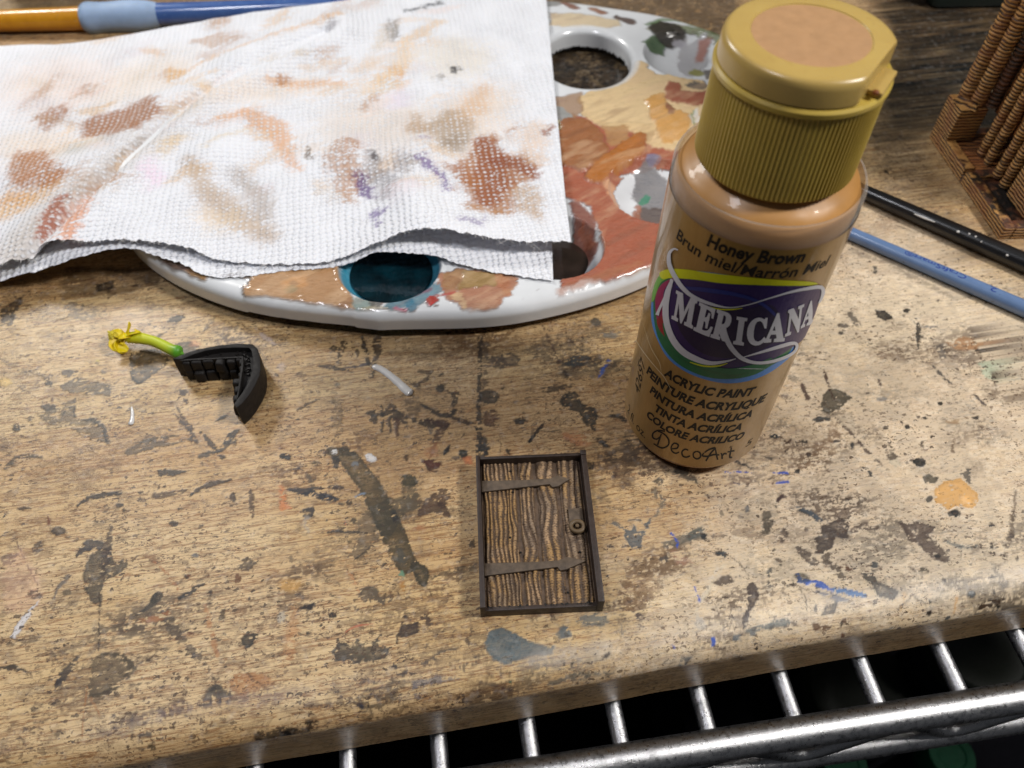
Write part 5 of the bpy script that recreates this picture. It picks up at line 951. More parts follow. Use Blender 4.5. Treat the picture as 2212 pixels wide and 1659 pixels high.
def sheet(name, front, nu, nv, zoff, depth, amp, layer):
    F = curve_pts(front, nu); B = curve_pts(backp, nu); v = np.linspace(0, 1, nv)**1.15; v = v*depth
    jag = (fbm(np.linspace(0, 1, nu)*170, np.zeros(nu)+layer*7.7, 3+layer, 4)-.5)*.16
    X = F[None]*(1-v)[:, None, None]+B[None]*v[:, None, None]
    X[..., 1] += (jag[None]*np.exp(-v*60)[:, None])
    # right edge is straight, with its own slight ripple
    x, y = X[..., 0], X[..., 1]
    dist = v[:, None]*np.linalg.norm((B-F)[:, :2], axis=1)[None]
    base = np.where(x < -10.5, 1.14-np.clip((-10.5-x)*.10, 0, .75), 1.14)
    z = base+(F[:, 2][None]-base)*np.exp(-(dist/2.6)**1.5)
    if amp:
        z += amp*(fbm(x*.33+5, y*.33, 7, 3)-.42)*sst(0, 2.5, dist)*1.5
        cr = [P(px, py, 1.2)[:2] for px, py in ((10, 590), (110, 500), (200, 410), (280, 330), (400, 225), (520, 150), (700, 70))]
        sd = segd(x, y, cr); z += (-.30*np.exp(-(sd/.22)**2)+.26*np.exp(-((sd-.75)/.6)**2)+.20*np.exp(-((sd+.9)/.8)**2))*1.0
        cr2 = [P(px, py, 1.2)[:2] for px, py in ((560, 230), (480, 330), (430, 420))]; sd = segd(x, y, cr2); z += .16*np.exp(-(sd/.8)**2)
        for px, py, r, h in ((815, 385, .95, -.34), (740, 330, 1.2, .28), (900, 330, 1.0, .30), (880, 440, .9, .24), (700, 470, 1.2, .1), (450, 330, 1.4, .2), (610, 420, 1.3, .16), (120, 330, 1.6, .22), (1050, 300, 2, .1)):
            q = P(px, py, 1.3); z += h*np.exp(-(((x-q[0])**2+(y-q[1])**2)/r**2))
        cr3 = [P(px, py, 1.3)[:2] for px, py in ((915, 490), (880, 420), (830, 390))]; z += .22*np.exp(-(segd(x, y, cr3)/.6)**2)
    z = np.maximum(z, 1.12+.02*fbm(x*2, y*2, 5)-np.clip((-10.5-x)*.09, 0, .7)) if amp else z
    X[..., 2] = z+zoff
    c = Canvas(np.stack([x, y], -1).reshape(-1, 2), 1.25, .20, .5); c.softer = 1.9; c.dark = .72; towel_stains(c, layer)
    o = gridmesh(name, X, TOW, tow, {'paint': c.rgba()}); return X
def towel_stains(c, layer):
    if layer: c.ell('PF', 420, 76, 30, 10, 0, (110, 90, 80), .5, .05, .7); return
    S, E, Y = c.stroke, c.ell, c.poly; B1 = (172, 112, 70); T_ = (226, 190, 148); PK = (238, 212, 198)
    # pale washes
    E('T1', 250, 330, 300, 130, 0, (240, 214, 196), .6, .9, .2); E('T1', 150, 640, 220, 100, 0, (236, 208, 176), .6, .6, .2); E('T1', 500, 640, 180, 60, -20, (214, 196, 176), .5, .5, .3); E('T1', 700, 330, 260, 90, -20, (238, 216, 190), .5, .6, .2)
    S('T1', [(60, 1200), (420, 900), (800, 620), (1000, 480)], [260, 200, 150, 80], (206, 184, 156), .55, .5, .3); S('T1', [(0, 960), (180, 940), (260, 880)], [200, 140, 60], (224, 176, 112), .75, .2, .5)
    E('T1', 330, 680, 60, 40, 0, (196, 208, 204), .4, .3, .2)
    E('T1', 1200, 450, 420, 60, -8, (238, 214, 188), .5, .5, .3); E('T2', 200, 620, 330, 150, 0, (222, 200, 176), .5, .6, .35); E('T2', 550, 280, 200, 100, 0, (226, 212, 188), .5, .5, .3); E('T2', 620, 600, 260, 150, -40, (230, 206, 180), .6, .5, .35); E('T1', 740, 850, 56, 60, 0, (240, 212, 232), .7, .25, .1)
    rq = random.Random(21)
    for k in range(85):
        u, v = rq.uniform(0, 2150), rq.uniform(30, 950); rr = rq.uniform(-.9, .3); l = rq.uniform(60, 260)
        f_ = 'T1'; S(f_, [(u, v), (u+l*.5*math.cos(rr), v+l*.5*math.sin(rr)+rq.uniform(-20, 20)), (u+l*math.cos(rr), v+l*math.sin(rr))], [rq.uniform(15, 60), rq.uniform(40, 130), rq.uniform(10, 50)], rq.choice([(234, 206, 176), (226, 196, 160), (238, 214, 204), (216, 200, 178), (220, 184, 140), (222, 214, 220), (214, 160, 104), (206, 150, 98)]), rq.uniform(.35, .7), rq.uniform(.08, .3), rq.uniform(.3, .9))
    # brown dabs
    Y('T1', [(140, 500), (170, 450), (290, 410), (340, 440), (300, 500), (200, 540), (150, 530)], (190, 128, 84), .85, .16, .5)
    Y('T1', [(330, 530), (480, 490), (600, 470), (690, 425), (770, 450), (810, 510), (720, 570), (620, 630), (520, 610), (400, 600)], (188, 124, 74), .9, .16, .4); S('T1', [(130, 480), (330, 530)], [40, 30], (212, 172, 134), .6, .15, .4)
    Y('T1', [(0, 670), (150, 670), (270, 750), (350, 840), (250, 915), (110, 870), (0, 860)], (204, 134, 72), .9, .16, .45); S('T1', [(0, 900), (120, 930), (190, 900)], [120, 90, 40], (220, 168, 110), .7, .15, .55)
    S('T1', [(310, 960), (250, 1050), (200, 1130)], [50, 110, 60], (190, 102, 62), .85, .08, .5); S('T1', [(420, 960), (380, 1050), (340, 1170)], [100, 130, 100], (222, 148, 100), .78, .1, .5)
    S('T1', [(870, 330), (980, 270), (1100, 230), (1400, 150), (1650, 80)], [20, 30, 26, 30, 60], (222, 178, 128), .7, .12, .45); E('T1', 830, 325, 40, 26, 0, (224, 180, 122), .8, .12, .3); S('T1', [(690, 190), (760, 220)], [50, 50], (222, 180, 134), .6, .12, .4); S('T1', [(370, 350), (390, 340)], [40, 30], (200, 140, 96), .6, .08, .4)
    S('T1', [(1310, 380), (1400, 400), (1650, 390)], [50, 70, 50], (222, 174, 130), .75, .15, .45); E('T1', 1370, 385, 40, 26, 10, (204, 140, 84), .75, .08, .4); S('T1', [(1050, 580), (1200, 560), (1280, 600), (1350, 620), (1400, 780), (1450, 830)], [30, 90, 130, 110, 50, 40], (222, 168, 122), .78, .14, .4)
    E('T1', 830, 710, 80, 36, -20, (222, 192, 144), .7, .2, .3); S('T1', [(1000, 740), (1080, 690), (1200, 640)], [20, 26, 20], (224, 198, 150), .6, .12, .4)
    S('T1', [(930, 800), (1000, 930), (1120, 1040), (1290, 1140)], [70, 130, 170, 120], (214, 182, 146), .72, .2, .3); S('T1', [(1160, 850), (1260, 960), (1290, 1040)], [90, 120, 100], (196, 176, 158), .65, .2, .35)
    E('T1', 1520, 745, 22, 40, -25, (110, 84, 50), .8, .06, .5); E('T1', 1060, 1080, 120, 50, 10, (232, 210, 180), .6, .3, .3)
    S('T1', [(540, 770), (620, 700), (700, 640)], [16, 14, 10], (138, 118, 96), .6, .06, .5); S('T1', [(100, 1150), (300, 990), (480, 820)], [14, 12, 14], (150, 126, 100), .5, .08, .5); E('T1', 835, 592, 14, 9, 0, (90, 84, 78), .7)
    Y('T1', [(1610, 760), (1659, 700), (1659, 930), (1600, 900)], (206, 150, 100), .7, .12, .5)
    S('T2', [(310, 55), (380, 35), (480, 10)], [30, 34, 20], (74, 76, 80), .85, .06, .35); E('T2', 240, 150, 30, 60, 15, (120, 114, 110), .65, .12, .5); E('T2', 550, 328, 22, 16, 20, (50, 48, 46), .9, .04, .3); E('T2', 478, 365, 18, 12, 0, (140, 130, 120), .6, .06, .4); E('T1', 1625, 130, 40, 30, 30, (130, 116, 124), .55, .12, .5)
    E('T2', 265, 345, 60, 40, 10, (216, 158, 88), .8, .12, .35); S('T2', [(120, 440), (300, 300), (320, 200)], [60, 110, 60], (236, 206, 168), .7, .2, .4); S('T2', [(700, 400), (640, 520), (560, 600)], [60, 160, 120], (218, 180, 142), .7, .2, .45)
    Y('T2', [(0, 690), (70, 700), (90, 850), (60, 1000), (0, 1000)], (208, 150, 100), .8, .14, .55); E('T2', 360, 620, 80, 60, 0, (212, 176, 138), .75, .15, .4); E('T2', 520, 640, 120, 90, -20, (196, 172, 146), .7, .2, .45); E('T2', 540, 700, 60, 60, 0, (150, 130, 108), .5, .15, .5)
    Y('T2', [(640, 700), (720, 650), (780, 730), (900, 745), (950, 800), (930, 890), (850, 930), (850, 1010), (760, 1070), (660, 1040), (600, 960), (560, 880), (600, 790)], (196, 128, 66), .88, .14, .4)
    S('T2', [(690, 690), (730, 790), (740, 900), (700, 1010)], [90, 150, 190, 110], (170, 94, 46), .85, .1, .4); S('T2', [(740, 800), (860, 800), (930, 850)], [80, 110, 70], (160, 84, 44), .8, .1, .45); S('T2', [(510, 830), (580, 850), (640, 910)], [30, 70, 110], (188, 116, 58), .8, .1, .5); S('T2', [(630, 1040), (740, 1060), (830, 1050)], [50, 60, 40], (204, 140, 70), .7, .1, .5)
    Y('T2', [(790, 620), (830, 590), (860, 610), (800, 660)], (206, 142, 84), .7, .1, .5); E('T2', 930, 690, 90, 120, 0, (222, 190, 160), .6, .2, .55); S('T2', [(900, 940), (920, 1020), (960, 1080)], [120, 130, 60], (210, 162, 100), .65, .12, .6); E('T2', 990, 640, 26, 20, 0, (170, 100, 70), .7, .06, .5); S('T2', [(1010, 600), (1012, 660)], 12, (140, 80, 60), .7)
    S('T2', [(90, 850), (110, 920), (150, 970)], [50, 80, 50], (112, 80, 148), .85, .08, .35); S('T2', [(390, 800), (440, 840), (500, 900), (520, 960)], [60, 50, 44, 30], (126, 96, 170), .8, .07, .5); E('T2', 385, 710, 26, 16, 0, (150, 124, 180), .6, .08, .5); E('T2', 180, 1060, 40, 26, 10, (130, 104, 176), .75, .08, .55); E('T2', 190, 1115, 20, 30, 0, (120, 90, 170), .75, .07, .5); E('T2', 650, 1115, 70, 26, -5, (140, 116, 176), .6, .1, .6); E('T2', 280, 470, 60, 40, 0, (226, 216, 236), .6, .25)
    S('T2', [(150, 760), (170, 850), (240, 900), (210, 1000)], [60, 110, 110, 60], (128, 118, 122), .6, .16, .5); E('T2', 145, 770, 24, 20, 0, (66, 60, 66), .8, .06, .4); E('T2', 290, 820, 70, 50, 0, (160, 142, 136), .5, .16, .5); E('T2', 300, 980, 80, 50, 0, (226, 206, 212), .5, .25, .4)
XT = sheet('top_layer', topf, 620, 440, 0.0, 1.0, .22, 0)
sheet('under_layer', botf, 560, 90, -.015, .22, 0, 1)
FIB = simple('paper_fibre', (232, 230, 228), .8)
g = G(); rs = random.Random(4)
for k in range(220):
    i = rs.randrange(60, 618); p = XT[0, i]; a = rs.uniform(-1.2, 1.2)-math.pi/2; l = rs.uniform(.03, .14)*(1 if rs.random() < .93 else 3.5)
    q = p+np.array([math.cos(a)*l, math.sin(a)*l, rs.uniform(-.03, .05)]); g.tube([p+np.array([0, .02, 0]), (p+q)/2+np.array([rs.uniform(-.02, .02), 0, rs.uniform(-.01, .03)]), q], .004, 4, cap=False)
g.build('loose_fibre', FIB, tow)['kind'] = 'stuff'
# ------------------------------------------------------------------ paint bottle
BX, BY, BR = 4.80, 12.4691, 1.8
bot = empty('paint_bottle', (BX, BY, 0), 'honey brown acrylic paint bottle with a ribbed gold flip cap and oval purple emblem', 'paint bottle')
HONEY = simple('honey_brown_paint', (184, 134, 74), .42, coat=.12, var=.08, ns=1.2, bs=.06)
g = G(); g.lathe([(1.2, .04), (1.5, .0), (1.62, .06), (1.69, .2), (1.745, .5), (1.75, 1.2), (1.75, 7.7), (1.74, 7.95), (1.66, 8.13), (1.5, 8.24), (1.32, 8.36), (1.2, 8.5), (1.18, 8.7)], (BX, BY, 0), 128); g.build('bottle_body', HONEY, bot)
def mat_clear(name, tint=(1, 1, 1), rough=.08, milk=.06):
    m = N(name, rough); t = m.t; tr = m.n('BsdfTransparent'); tr.inputs[0].default_value = (*tint, 1); gl = m.n('BsdfGlossy'); gl.inputs['Roughness'].default_value = rough; df = m.n('BsdfDiffuse'); df.inputs[0].default_value = (.8, .76, .7, 1)
    fz = m.n('Fresnel'); fz.inputs[0].default_value = 1.46; m1 = m.n('MixShader'); m2 = m.n('MixShader'); lw = m.n('LayerWeight'); lw.inputs[0].default_value = .25
    m.l(m.rng(lw.outputs['Facing'], 0, 1, milk, milk+.22), m1.inputs[0]); m.l(tr.outputs[0], m1.inputs[1]); m.l(df.outputs[0], m1.inputs[2])
    m.l(m.math('MULTIPLY', fz.outputs[0], .4), m2.inputs[0]); m.l(m1.outputs[0], m2.inputs[1]); m.l(gl.outputs[0], m2.inputs[2]); m.l(m2.outputs[0], m.out.inputs[0]); t.nodes.remove(m.b); return m.m
CLR = mat_clear('clear_plastic', rough=.16, milk=.12)
g = G(); g.lathe([(1.72, .24), (1.80, .55), (1.80, 7.75), (1.805, 8.0), (1.80, 8.12), (1.765, 8.2), (1.72, 8.21), (1.69, 8.14)], (BX, BY, 0), 128, cap=False); g.build('clear_shell', CLR, bot)
# cap
def mat_cap(name, a, b, rough):
    m = N(name, rough); g_ = m.co(); m.b.inputs['Subsurface Weight'].default_value = .15; m.b.inputs['Subsurface Radius'].default_value = (.15, .12, .04)
    n = m.noise(g_, .9, 4); c = m.mix(m.rng(n, .35, .65), L(*a), L(*b)); c = m.mix(m.rng(m.noise(g_, 3.5, 5, .7), .60, .72, 0, .35), c, L(150, 110, 50)); c = m.mix(m.rng(m.noise(g_, 11, 2), .76, .80, 0, .8), c, L(130, 84, 36)); m.color(c); m.bump(m.noise(g_, 30, 3), .08, .01); return m.m
CAPM = mat_cap('olive_gold_plastic', (198, 172, 80), (186, 158, 72), .36); LIDM = mat_cap('gold_lid_plastic', (192, 163, 94), (184, 154, 88), .28)
rib = lambda th, z, r: .012*np.cos(th*112)
g = G(); g.lathe([(1.33, 8.46), (1.40, 8.44), (1.45, 8.5)], (BX, BY, 0), 1120, cap=False); g.build('cap_skirt', CAPM, bot)
g = G(); g.lathe([(1.45, 8.5), (1.447, 9.0), (1.438, 9.6), (1.43, 10.12)], (BX, BY, 0), 1344, rfun=rib, cap=False); g.build('ribbed_cap', CAPM, bot)
g = G(); g.lathe([(1.435, 10.12), (1.475, 10.16), (1.478, 10.24), (1.44, 10.285), (1.30, 10.29), (.2, 10.29)], (BX, BY, 0), 160, cap=False); g.build('cap_ring', CAPM, bot)
# flip lid with a flat cut on the right front
ca_ = P(1943, 84, 10.72)[:2]-np.array([BX, BY]); cb_ = P(1874, 172, 10.72)[:2]-np.array([BX, BY])
def clip_ring(r, z, n=160, off=0.0):
    d = cb_-ca_; nn = np.array([d[1], -d[0]])/np.linalg.norm(d)
    if np.dot(nn, ca_) < 0: nn = -nn
    lim = np.dot(nn, (ca_+cb_)/2)+off; v = []
    for k in range(n):
        t = 2*math.pi*k/n; p = np.array([math.cos(t), math.sin(t)])*r; q = np.dot(nn, p)
        if q > lim:
            tang = np.array([-nn[1], nn[0]]); s_ = np.dot(tang, p); mx = math.sqrt(max(0, r*r-lim*lim)); s_ = max(-mx, min(mx, s_*1.0)); a0 = math.asin(min(1, mx/r)); aa = math.atan2(np.dot(tang, p), q); s_ = mx*aa/a0 if a0 > 0 else 0; p = nn*lim+tang*s_
        v.append((BX+p[0], BY+p[1], z))
    return v
prof = [(1.40, 10.30), (1.425, 10.32), (1.415, 10.60), (1.40, 10.68), (1.36, 10.735), (1.30, 10.755), (.985, 10.765), (.975, 10.75), (.96, 10.75)]
g = G(); n_ = 160; V = []
for r_, z_ in prof:
    V += clip_ring(r_, z_, n_, 0.0 if r_ > 1.2 else 5) if r_ > 1.2 else clip_ring(r_, z_, n_, 5)
fs = [(i*n_+k, i*n_+(k+1) % n_, (i+1)*n_+(k+1) % n_, (i+1)*n_+k) for i in range(len(prof)-1) for k in range(n_)]
g.add(V, fs); g.build('flip_lid', LIDM, bot, sharp=50)
m_lid = simple('tan_colour_dot', (178, 138, 98), .55, var=.08, ns=4)
g = G(); g.lathe([(.01, 10.752), (.5, 10.752), (.96, 10.75)], (BX, BY, 0), 80, cap=False); g.build('colour_dot', m_lid, bot)
nn = (ca_+cb_)/2; nn = nn/np.linalg.norm(nn); ta = math.atan2(nn[1], nn[0]); tg = np.array([-nn[1], nn[0]])
g = G(); g.box((BX+nn[0]*1.27, BY+nn[1]*1.27, 10.34), (.34, .8, .11), ta); g.build('thumb_tab', LIDM, bot, bevel=.04)
g = G(); q = nn*1.33-tg*.44
g.lathe([(.0, 0), (.06, .01), (.05, .05), (.01, .07)], (BX+q[0], BY+q[1], 10.38), 10); g.build('paint_crumb', simple('crumb_brown', (120, 66, 24), .5), bot)
# label
def mat_label():
    m = N('gold_brown_label', .38, coat=.5); m.b.inputs['Coat Roughness'].default_value = .1; g_ = m.co()
    c = m.mix(m.rng(m.noise(g_, 1.1, 3), .3, .7), L(156, 122, 62), L(142, 109, 52)); c = m.mix(m.rng(m.noise(m.co((40, 40, 1.4)), 2, 2), .45, .6, 0, .15), c, L(196, 156, 96)); m.color(c)
    m.b.inputs['Metallic'].default_value = .35; m.bump(m.noise(g_, 5, 3), .05, .02); return m.m
LR = 1.812
g = G(); n_ = 180; V = []; ang = [R_(a) for a in np.linspace(-150, 128, n_)]
zs = [.42, .43, 2.5, 5.0, 7.72, 7.73]
for z_ in zs:
    for a in ang: V.append((BX+LR*math.sin(a), BY-LR*math.cos(a), z_))
g.add(V, [(i*n_+k, i*n_+k+1, (i+1)*n_+k+1, (i+1)*n_+k) for i in range(len(zs)-1) for k in range(n_-1)]); label = g.build('label', mat_label(), bot)
def flat(name, rgb, rough=.4):
    m = N(name, rough, coat=.12, spec=.3); m.b.inputs['Coat Roughness'].default_value = .2; g_ = m.co(); c = L(*rgb); m.color(m.mix(m.rng(m.noise(g_, 8, 3), .3, .7), tuple(v*.93 for v in c), c)); return m.m
INK = flat('black_ink', (14, 9, 6), .6); WHITE = flat('white_ink', (206, 206, 214)); PURP = flat('purple_ink', (38, 18, 86)); DPUR = flat('dark_purple_ink', (24, 12, 60)); YELI = flat('yellow_ink', (206, 208, 20)); GRNI = flat('green_ink', (20, 104, 66)); LGRN = flat('light_green_ink', (104, 170, 50)); MAG = flat('magenta_ink', (150, 26, 84)); REDI = flat('red_ink', (146, 30, 40)); BLI = flat('blue_ink', (72, 132, 204)); DBL = flat('deep_blue_ink', (30, 44, 120))
def cylinv(px, py, r=LR):
    dx, dy, dz = (float(v) for v in ray(px, py)); A = dx*dx+dy*dy; B = 2*(-BX*dx-BY*dy); Cc = BX*BX+BY*BY-r*r; D = B*B-4*A*Cc
    t = (-B-math.sqrt(max(D, 0)))/2/A; return math.atan2(dx*t-BX, -(dy*t-BY))*r, CAM_H+dz*t
def wrapmesh(name, mat, polys, off, parent, raw=None):
    """polys: closed outlines in (arc length, height) on the bottle; cut into strips and bent round it"""
    bm = bmesh.new()
    if raw is not None:
        for V_, F_ in raw:
            vs = [bm.verts.new((x, y, 0)) for x, y in V_]
            for f in F_:
                try: bm.faces.new([vs[i] for i in f])
                except ValueError: pass
    for p in polys or []:
        vs = [bm.verts.new((x, y, 0)) for x, y in p]
        try: bm.faces.new(vs)
        except ValueError: pass
    bmesh.ops.triangulate(bm, faces=bm.faces[:])
    xs = [v.co.x for v in bm.verts]; a, b = min(xs), max(xs); k = math.floor(a/.12)*.12
    while k < b:
        bmesh.ops.bisect_plane(bm, geom=bm.verts[:]+bm.edges[:]+bm.faces[:], plane_co=(k, 0, 0), plane_no=(1, 0, 0)); k += .12
    r = LR+off
    for v in bm.verts: t = v.co.x/LR; v.co = Vector((r*math.sin(t), -r*math.cos(t), v.co.y))
    bm.normal_update()
    for f in bm.faces:
        c = f.calc_center_median()
        if f.normal.x*c.x+f.normal.y*c.y < 0: f.normal_flip()
    me = bpy.data.meshes.new(name); bm.to_mesh(me); bm.free(); me.materials.append(mat); o = bpy.data.objects.new(name, me); C.objects.link(o); o.parent = parent; return o
_dg = None
def glyphs(txt, bold=0.0):
    c = bpy.data.curves.new('t', 'FONT'); c.body = txt; c.offset = bold; c.resolution_u = 3; o = bpy.data.objects.new('t', c); C.objects.link(o)
    dg = bpy.context.evaluated_depsgraph_get(); me = bpy.data.meshes.new_from_object(o.evaluated_get(dg), depsgraph=dg)
    V_ = np.array([v.co[:2] for v in me.vertices]); F_ = [tuple(p.vertices) for p in me.polygons]
    bpy.data.objects.remove(o); bpy.data.curves.remove(c); bpy.data.meshes.remove(me); return V_, F_
def text_line(txt, th0, th1, z, caph, slant=.2, bold=.012, off=.004, rot=None, name='lettering', zr=None):
    V_, F_ = glyphs(txt, bold); x0, x1 = V_[:, 0].min(), V_[:, 0].max(); a, b = R_(th0)*LR, R_(th1)*LR; sx = (b-a)/(x1-x0); sy = caph/.73
    x = (V_[:, 0]-x0)*sx; y = V_[:, 1]*sy; x = x+y*slant
    zz = z+y+(0 if zr is None else (zr-z)*x/(b-a))
    return wrapmesh(name, INK, None, off, label, raw=[(np.stack([a+x, zz], -1), F_)])
def tr(s): return s
text_line('Honey Brown', -42.5, 15, 7.40, .30, .10, .035)
text_line('Brun miel/Marr\u00f3n Miel', -65.8, 36, 7.04, .27, .12, .018)['kind'] = 'stuff'
text_line('ACRYLIC PAINT', -49.2, 17, 3.35, .29, .16, .046)
text_line('PEINTURE ACRYLIQUE', -66, 31, 2.87, .29, .16, .046)
text_line('PINTURA ACR\u00cdLICA', -58, 24.5, 2.41, .28, .16, .046)
text_line('TINTA ACR\u00cdLICA', -50.4, 19.5, 1.96, .28, .16, .046)
text_line('COLORE ACRILICO', -56, 24.5, 1.51, .28, .16, .046)
text_line('2 fl. oz.', -82, -52, .66, .33, .0, -.002)['kind'] = 'stuff'
text_line('\u00ae', 15.5, 18, 1.2, .09, 0, 0)['kind'] = 'stuff'; text_line('5', 33, 39, .9, .3, 0, 0)
V_, F_ = glyphs('42697', -.002); sx = 1.2/(V_[:, 0].max()-V_[:, 0].min()); a0 = R_(-69)*LR
wrapmesh('lettering', INK, None, .004, label, raw=[(np.stack([a0-V_[:, 1]*.3/.73, 1.84+(V_[:, 0]-V_[:, 0].min())*sx], -1), F_)])
wrapmesh('lettering', INK, [[(R_(-80)*LR, 2.6), (R_(-79)*LR, 2.6), (R_(-79)*LR, 2.85), (R_(-80)*LR, 2.85)]], .004, label)
def c4(l): return [cylinv(*fr('B4', x, y)) for x, y in l]
def smooth(l, n=6, close=True):
    pts = [np.array(p, float) for p in l]; r = []
    m = len(pts)
    for i in range(m if close else m-1):
        a, b, c_, d = (pts[(i-1) % m], pts[i], pts[(i+1) % m], pts[(i+2) % m]) if close else (pts[max(i-1, 0)], pts[i], pts[i+1], pts[min(i+2, m-1)])
        for k in range(n): t = k/n; r.append(tuple(.5*((2*b)+(-a+c_)*t+(2*a-5*b+4*c_-d)*t*t+(-a+3*b-3*c_+d)*t**3)))
    if not close: r.append(tuple(pts[-1]))
    return r
def strk(l, w, n=7):
    q = smooth([(x, y, k) for (x, y), k in zip(l, w)], n, False); q = np.array(q); d = np.gradient(q[:, :2], axis=0); nrm = np.stack([d[:, 1], -d[:, 0]], -1); nrm /= np.linalg.norm(nrm, axis=1)[:, None]+1e-9
    A = q[:, :2]+nrm*q[:, 2:3]/2; Bb = q[:, :2]-nrm*q[:, 2:3]/2; V_ = c4(np.concatenate([A, Bb])); m = len(q); return np.array(V_), [(i, i+1, m+i+1, m+i) for i in range(m-1)]
w_ = [7, 10, 10, 10, 9, 9, 9, 8, 8]
for L_ in ([(330, 1190), (290, 1184), (260, 1200), (258, 1226), (280, 1236), (300, 1222)], [(308, 1204), (296, 1240), (286, 1270)], [(262, 1262), (310, 1288), (348, 1272), (350, 1236), (322, 1204), (288, 1188)], [(372, 1292), (400, 1290), (408, 1270), (386, 1260), (368, 1278), (370, 1305), (392, 1320), (414, 1312)],
           [(468, 1302), (448, 1296), (430, 1312), (436, 1336), (456, 1343), (478, 1335)], [(515, 1308), (536, 1316), (540, 1340), (520, 1353), (500, 1342), (498, 1320), (514, 1309)], [(560, 1318), (552, 1334), (580, 1338), (620, 1328), (652, 1330)], [(564, 1316), (590, 1298), (628, 1288), (600, 1320), (572, 1366)], [(628, 1288), (634, 1325), (642, 1358)], [(662, 1318), (668, 1336), (668, 1354)], [(668, 1338), (680, 1322), (696, 1324)], [(724, 1286), (716, 1325), (714, 1344), (728, 1343)], [(700, 1312), (742, 1304)]):
    wrapmesh('lettering', INK, None, .004, label, raw=[strk([(x_, y_+14) for x_, y_ in L_], w_[:len(L_)], 5)])
def sh(l, mat, off, n=6): wrapmesh('emblem', mat, [c4(smooth(l, n))], off, label)
sh([(248, 450), (262, 360), (300, 275), (350, 243), (560, 255), (800, 290), (1000, 312), (1150, 330), (1150, 520), (1110, 660), (1095, 730), (1040, 790), (950, 855), (850, 897), (740, 917), (640, 912), (520, 880), (420, 830), (340, 760), (285, 660), (252, 560)], BLI, .003)
sh([(262, 440), (275, 350), (310, 290), (380, 262), (600, 280), (1000, 330), (1130, 400), (1100, 640), (1060, 745), (960, 812), (860, 866), (740, 890), (600, 885), (470, 840), (370, 770), (300, 670), (268, 560)], GRNI, .006)
sh([(252, 430), (266, 340), (300, 275), (345, 245), (345, 290), (300, 330), (268, 420)], LGRN, .009)
sh([(300, 262), (350, 241), (450, 241), (600, 262), (800, 285), (1000, 303), (1150, 311), (1215, 318), (1228, 330), (1100, 338), (700, 325), (400, 292), (320, 300)], YELI, .010, 5)
sh([(274, 450), (282, 380), (312, 330), (360, 300), (400, 298), (380, 420), (345, 500), (350, 600), (390, 690), (330, 640), (290, 570)], MAG, .012)
sh([(285, 540), (330, 520), (350, 600), (400, 700), (350, 660), (300, 600)], REDI, .0135)
sh([(322, 400), (342, 340), (390, 300), (500, 300), (700, 325), (1000, 337), (1150, 338), (1240, 343), (1262, 352), (1240, 430), (1205, 540), (1150, 650), (1085, 700), (960, 775), (760, 835), (600, 800), (480, 770), (400, 700), (360, 600), (340, 500)], PURP, .015, 5)
sh([(400, 480), (520, 450), (760, 480), (960, 450), (1010, 560), (960, 680), (760, 760), (560, 740), (430, 620)], DPUR, .018, 5)
raw = [strk([(395, 345), (560, 360), (760, 390), (900, 440), (990, 520), (1010, 580)], [8, 26, 22, 20, 16, 5])]
wrapmesh('emblem', DBL, None, .0195, label, raw=raw)
raw = [strk([(322, 560), (350, 660), (420, 745), (520, 800), (640, 835), (740, 845), (860, 815), (960, 765)], [6, 20, 26, 26, 30, 40, 30, 8])]
wrapmesh('emblem', GRNI, None, .0205, label, raw=raw)
wrapmesh('emblem', YELI, None, .021, label, raw=[strk([(480, 790), (560, 812), (640, 812), (700, 796)], [5, 9, 9, 4])])
raw = [strk([(560, 452), (650, 474), (730, 476), (790, 468)], [3, 7, 7, 3])]
wrapmesh('emblem', YELI, None, .021, label, raw=raw)
raw = [strk([(412, 124), (385, 120), (360, 150), (362, 215), (395, 285), (440, 350), (500, 400), (600, 442), (710, 464), (820, 448), (950, 408), (1080, 370), (1180, 350), (1240, 343), (1262, 358), (1258, 400), (1236, 440)], [8, 12, 20, 26, 28, 26, 22, 18, 7, 6, 8, 14, 20, 22, 22, 20, 8]),
       strk([(378, 300), (350, 380), (338, 470), (345, 560), (380, 655), (440, 728), (520, 772), (600, 794), (680, 786), (750, 768)], [16, 34, 36, 36, 38, 38, 34, 24, 14, 4]),
       strk([(680, 600), (700, 660), (735, 718), (790, 768), (870, 792), (960, 785), (1050, 755), (1095, 725), (1108, 690), (1085, 676), (1020, 692), (920, 722), (790, 760)], [30, 30, 28, 24, 18, 18, 18, 16, 18, 20, 22, 16, 4]),
       strk([(374, 296), (345, 380), (300, 480), (288, 512)], [12, 14, 16, 22]), strk([(318, 440), (352, 452)], [12, 12])]
wrapmesh('emblem', WHITE, None, .024, label, raw=raw)
wrapmesh('label_crease', flat('crease_white', (206, 192, 160)), None, .028, label, raw=[strk([(150, 640), (200, 720), (262, 800), (330, 880), (372, 960)], [1.5, 3, 2.5, 3, 1.5])])
wrapmesh('label_crease', flat('crease_pale', (196, 178, 140)), None, .028, label, raw=[strk([(205, 560), (250, 700), (300, 790), (312, 850)], [1, 2.5, 3, 1])])
wrapmesh('label_crease', flat('crease_light', (220, 220, 230)), None, .028, label, raw=[strk([(760, 824), (830, 826), (920, 828)], [1, 3, 1])])
def gl_quad(ch, bl, br, tl):
    V_, F_ = glyphs(ch, .03); mn = V_.min(0); mx = V_.max(0); u = (V_-mn)/(mx-mn); bl, br, tl = map(np.array, (bl, br, tl)); q = bl+(br-bl)*u[:, :1]+(tl-bl)*u[:, 1:]; return np.array(c4(q)), F_
